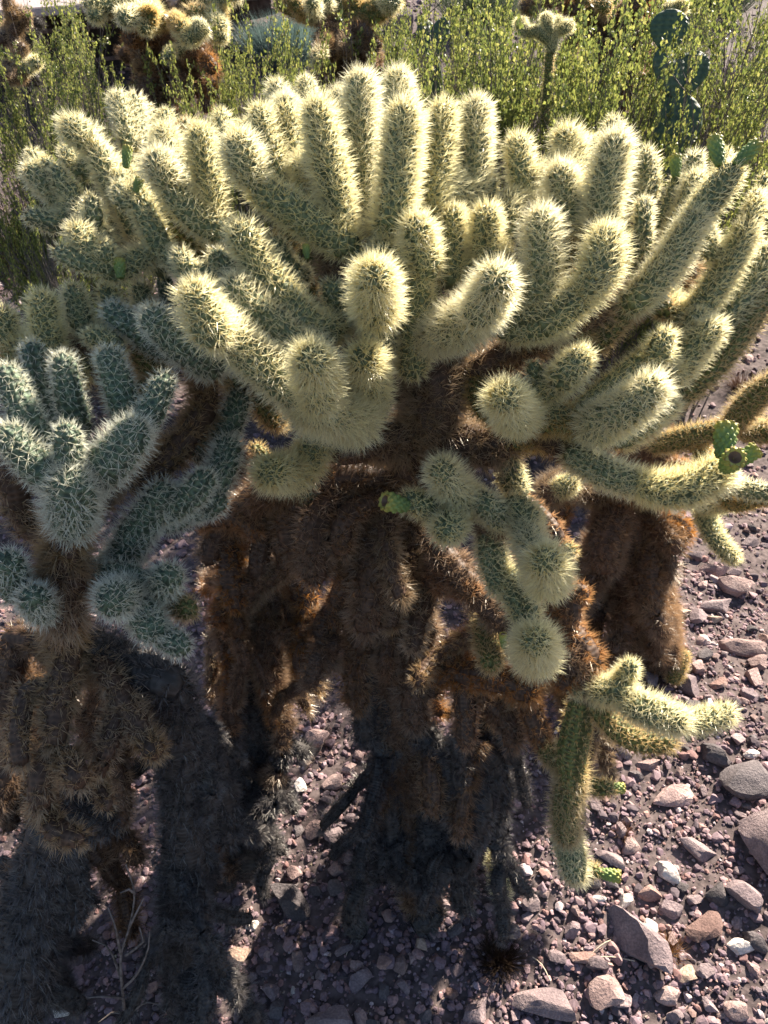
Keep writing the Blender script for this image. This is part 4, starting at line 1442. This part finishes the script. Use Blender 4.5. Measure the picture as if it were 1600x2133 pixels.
bush(1600, 200, 2.3, 'creosote bush cut off by the right edge', .6)
bush(1375, 190, 2.2, 'narrow upright creosote bush under the prickly pear pads', .45, True)

for k_, (px_, yt_, d_) in enumerate(((20, 40, 3.2), (90, 20, 3.6), (180, 60, 3.0), (205, 110, 3.3), (470, 120, 3.2), (480, 110, 3.0), (560, 130, 3.3), (650, 165, 2.6), (800, 20, 3.4), (850, 60, 3.0),
        (950, 10, 3.6), (1040, 40, 3.2), (1100, 0, 3.8), (1190, 50, 3.3), (1290, 10, 3.8), (1350, 60, 3.3), (1440, -20, 3.8), (1520, 10, 3.3), (1600, 20, 3.6), (835, 90, 3.6), (330, 215, 2.5), (1620, 120, 2.9), (0, 230, 2.6), (110, 200, 2.45), (290, 195, 2.5), (440, 205, 2.4), (1020, 190, 2.3), (900, 120, 2.4))):
    if k_ in (20, 24): continue
    bush(px_, yt_, d_, BACK_LABELS[k_], .62 if d_ > 2.8 else .5)

# grey-blue low shrub
def low_shrub(px, py, d, label, col_, n=2600, r0=.22, h=.3):
    p, d = G(px, py); z = float(height(p[0], p[1]))
    t = rng.uniform(0, 1, n); a = rng.uniform(0, 2 * np.pi, n)
    base = np.stack([np.cos(a) * r0 * t * .5, np.sin(a) * r0 * t * .5, 0 * t], 1)
    d_ = unit(np.stack([np.cos(a) * t * .9 + rng.normal(0, .25, n), np.sin(a) * t * .9 + rng.normal(0, .25, n), 1.0 + 0 * t], 1))
    base = base + d_ * (rng.uniform(0, .6, n) * h)[:, None]
    ln = rng.uniform(.25, .5, n)[:, None] * h
    s = unit(np.cross(d_, rng.normal(0, 1, (n, 3)))) * .0018
    v = np.stack([base - s, base + s, base + d_ * ln + rng.normal(0, .01, (n, 3))], 1).reshape(-1, 3)
    f = np.arange(n * 3).reshape(-1, 3)
    c = np.repeat(np.array(col_) * rng.uniform(.7, 1.3, (n, 1)), 3, 0)
    me = mesh_from('low_shrub', v, f, m_leaf, False, {'tint': ('FLOAT_COLOR', 'POINT', np.hstack([c, np.ones((len(c), 1))]))})
    o = obj('low_shrub', me); o.location = (p[0], p[1], z)
    o['label'] = label; o['category'] = 'shrub'
    return o
low_shrub(600, 140, 3.5, 'shaded grey blue low shrub behind the creosote sprays at top centre', (.10, .15, .14), 6000, .45, .42)
low_shrub(1000, 60, 3.6, 'low shrub coloured dark for shade behind the grey branched creosote', (.05, .07, .04), 4000, .5, .45)  # this and the next three: background shade put into dark leaf colours
low_shrub(1480, 40, 3.6, 'low shrub coloured dark for shade behind the creosote at top right', (.05, .07, .045), 4000, .5, .5)
low_shrub(100, 60, 3.5, 'low shrub coloured dark for shade under the walkway rail at upper left', (.045, .05, .035), 3500, .5, .4)
low_shrub(250, 90, 3.3, 'low shrub coloured dark for shade behind the upper left creosote bush', (.05, .08, .045), 3500, .4, .4)
low_shrub(30, 560, 2.6, 'dark dead undergrowth tuft at the left edge behind the cream arms', (.05, .035, .025), 1600, .3, .2)

# ------------------------------------------------------------------ raised walkway at the back
m_slab = noise_mat('walkway_concrete', (.25, .21, .21), (.36, .31, .31), 60, .9, .003)
m_shade_dark = noise_mat('shade_dark_wall', (.035, .027, .024), (.07, .055, .05), 20, .95, .01)  # shade of the hollow under the slab, put into a dark wall colour
m_steel = noise_mat('rusted_steel', (.05, .035, .03), (.10, .07, .06), 30, .7, .001)
def box_mesh(name, x0, x1, y0, y1, z0, z1, mat, bev=.006):
    import bmesh
    bm = bmesh.new(); bmesh.ops.create_cube(bm, size=1)
    bmesh.ops.scale(bm, vec=(x1 - x0, y1 - y0, z1 - z0), verts=bm.verts)
    bmesh.ops.bevel(bm, geom=bm.edges[:], offset=bev, segments=2, affect='EDGES')
    bmesh.ops.translate(bm, vec=((x0 + x1) / 2, (y0 + y1) / 2, (z0 + z1) / 2), verts=bm.verts)
    me = bpy.data.meshes.new(name); bm.to_mesh(me); bm.free(); me.materials.append(mat); return me
pl_, pr_ = P(-60, -22, 4.7), P(700, 5, 6.6)
wdir = math.atan2(pr_[1] - pl_[1], pr_[0] - pl_[0]); wlen = float(np.hypot(pr_[0] - pl_[0], pr_[1] - pl_[1]))
wtop = float((pl_[2] + pr_[2]) / 2)
wk = thing('walkway', 'raised grey walkway slab on posts crossing behind the plants at upper left', 'walkway', (float(pl_[0]), float(pl_[1]), 0))
wk.rotation_euler = (0, 0, wdir)
def wpart(name, *a):
    return obj(name, box_mesh(name, *a), wk)
nsl = int((wlen + 2.5) / .8) + 1
for k in range(nsl):
    wpart('slab', -2.5 + k * .8, -2.5 + k * .8 + .788, 0, 1.9, wtop - .05, wtop, m_slab)
for k in range(6):
    x = -1.6 + k * 1.15
    wpart('post', x, x + .06, .25, .31, 0, wtop - .052, m_steel)
for zz_ in (.14, .34):
    wpart('rail', -2.5, -2.5 + nsl * .8 - .02, .2, .23, wtop - zz_ - .025, wtop - zz_, m_steel)
wpart('added_back_wall', -2.5, -2.5 + nsl * .8 - .02, .9, 1.05, 0, wtop - .055, m_shade_dark)  # added wall that closes the hollow and keeps it dark

for (x, y, w, h_, lab) in ((492, 58, 40, 36, 'pale lilac boulder in front of the dark hollow under the walkway'), (540, 75, 34, 30, 'second pale boulder right of the one before the dark hollow'),
                           (436, 100, 26, 22, 'small grey boulder beside the golden cholla arms at the back'), (1540, 160, 70, 60, 'flat lilac rock showing through the creosote at top right'), (825, 50, 60, 30, 'bluish rock at the back right of the top centre cholla')):
    p, d_ = G(x, y + h_ * .5); z = float(height(p[0], p[1]))
    r_ = w * d_ / F / 2 * 1.15
    o = bpy.data.objects.new('boulder', stone_meshes['purple'][random.randrange(5)]); col.objects.link(o)
    o.scale = (r_, r_, r_ * 1.2); o.location = (p[0], p[1], max(z + r_ * .5, 0)); o.rotation_euler = (0, 0, random.uniform(0, 6))
    o['label'] = lab; o['category'] = 'boulder'

# ------------------------------------------------------------------ bare twigs, tufts, litter
def twig_shrub():
    root = thing('dead_shrub', 'bare dead twiggy shrub in deep shade beside the grey trunk', 'dead shrub', rootpos(262, 2120))
    base = np.array(root.location)
    d0 = 1.3
    lines = [((262, 2133, 1.33), (255, 2060, 1.28), (252, 1990, 1.24), (270, 1930, 1.22), (280, 1860, 1.20), (262, 1800, 1.18)),
             ((255, 2060, 1.28), (285, 2030, 1.24), (308, 1980, 1.20), (312, 1940, 1.2)),
             ((252, 2040, 1.28), (235, 1990, 1.25), (215, 1965, 1.24), (192, 1958, 1.24)),
             ((258, 2080, 1.3), (225, 2075, 1.28), (180, 2078, 1.28)),
             ((262, 2110, 1.33), (230, 2110, 1.33), (205, 2130, 1.32)),
             ((270, 1930, 1.22), (290, 1890, 1.20), (300, 1870, 1.2)),
             ((252, 1990, 1.24), (240, 1930, 1.2), (225, 1890, 1.2)),
             ((280, 1860, 1.2), (262, 1850, 1.18), (250, 1860, 1.18)),
             ((265, 2120, 1.33), (300, 2090, 1.3), (330, 2090, 1.3)),
             ((262, 1990, 1.24), (300, 1960, 1.22), (290, 1930, 1.22))]
    for k, l in enumerate(lines):
        path, q = smooth_path([P(a[0], a[1], a[2] - (.13 if a[1] < 2100 else .04)) - base for a in l], .02)
        v, f = tube(path, np.linspace(.0032 if k == 0 else .0022, .001, len(path)), 6)
        b = Bag(); b.add(v, f)
        obj('branch', b.mesh('branch', m_twig), root)
twig_shrub()

def tuft(px, py, rpx, hpx, n, colr, label, name='dry_tuft'):
    p, d = G(px, py)
    r = rpx * d / F; h = hpx * d / F
    a = rng.uniform(0, 2 * np.pi, n); t = rng.uniform(0, 1, n)
    base = np.stack([np.cos(a) * r * t * .5, np.sin(a) * r * t * .5, 0 * t], 1)
    d_ = unit(np.stack([np.cos(a) * t, np.sin(a) * t, .9 + 0 * t], 1) + rng.normal(0, .35, (n, 3)))
    d_[:, 2] = np.abs(d_[:, 2])
    s = unit(np.cross(d_, rng.normal(0, 1, (n, 3)))) * .0007
    s2 = unit(np.cross(d_, s)) * .0007
    tip = base + d_ * h * rng.uniform(.5, 1.1, (n, 1))
    v = np.stack([base - s, base + s, base + s2 * 1.7, tip], 1).reshape(-1, 3)
    f = (np.array([[0, 1, 3], [1, 2, 3], [2, 0, 3]])[None] + np.arange(n)[:, None, None] * 4).reshape(-1, 3)
    c = np.repeat(np.array(colr) * rng.uniform(.7, 1.3, (n, 1)), 4, 0)
    o = obj(name, mesh_from(name, v, f, m_leaf, False, {'tint': ('FLOAT_COLOR', 'POINT', np.hstack([c, np.ones((len(c), 1))]))}))
    o.location = p; o['label'] = label; o['category'] = 'tuft'
tuft(1392, 1985, 34, 48, 260, (.42, .27, .14), 'small straw coloured dry tuft beside the long pitted rock')
tuft(1040, 2000, 60, 60, 700, (.07, .045, .03), 'dark dead tuft with pale straws at the bottom centre')
tuft(1298, 1735, 26, 34, 200, (.35, .22, .15), 'small fluffy dry tuft right of the hanging stem')
tuft(1370, 1990, 30, 30, 160, (.16, .11, .08), 'darker low tuft touching the straw coloured one')
tuft(1545, 810, 40, 50, 250, (.22, .12, .06), 'dry brown tuft in the shaded gravel at right behind the arms')

# fallen joints on the ground
def fallen(px, py, kind, R, a, label, up=.4):
    p, d = G(px, py)
    root = thing('fallen_joint', label, 'cactus piece', (p[0], p[1], p[2]))
    pl = Plant(root)
    r = R * d / F
    dirv = np.array((math.cos(a), math.sin(a), up))
    pl.joint(kind, [p + np.array((0, 0, r * .7)), p + np.array((0, 0, r * .7)) + dirv * r * 1.8], r, join=False)
fallen(1045, 1885, 'g', 30, 1.8, 'small green spiny seedling standing on the shaded gravel', 1.6)
fallen(1395, 1435, 'y', 24, 1.0, 'small green cholla piece sprouting beside the upright squarish rock', 1.2)
fallen(860, 1945, 'k', 40, .5, 'grey dead cholla piece lying below the main trunk', .1)
fallen(760, 1960, 'k', 30, 2.5, 'weathered dark cholla piece on the ground left of the trunk', .1)

# pale straws scattered on the ground
for k, (x0, y0, x1, y1, lab) in enumerate(((1200, 2000, 1320, 2008, 'thin pale straw lying across the bottom middle gravel'), (1100, 1990, 1145, 2050, 'crooked dry stalk beside the dark dead tuft'),
        (1010, 1985, 1065, 1995, 'pale straw resting on the dark dead tuft'), (720, 1995, 742, 1930, 'short pale straw standing in the shaded gravel'), (1230, 1990, 1270, 1965, 'short bent stalk left of the long pitted rock'))):
    pa, _ = G(x0, y0); pb, _ = G(x1, y1)
    mid = (pa + pb) / 2 + np.array((.004, .004, .012))
    path, q = smooth_path([pa + np.array((0, 0, .004)), mid, pb + np.array((0, 0, .012))], .01)
    v, f = tube(path, np.full(len(path), .0011), 5)
    b = Bag(); b.add(v, f, (.5, .42, .33))
    o = obj('dry_stalk', b.mesh('dry_stalk', bpy.data.materials['gravel_stone'])); o['label'] = lab; o['category'] = 'straw'

print('SPINE TRIS', SPINE_TRIS[0])
tot = {}
for o in scene.objects:
    if o.type == 'MESH': tot[o.data.name] = sum(len(p) - 2 for p in ()) or (len(o.data.loops) - 2 * len(o.data.polygons))
print('TRIS', sum(tot.values()), 'OBJ', len(scene.objects))
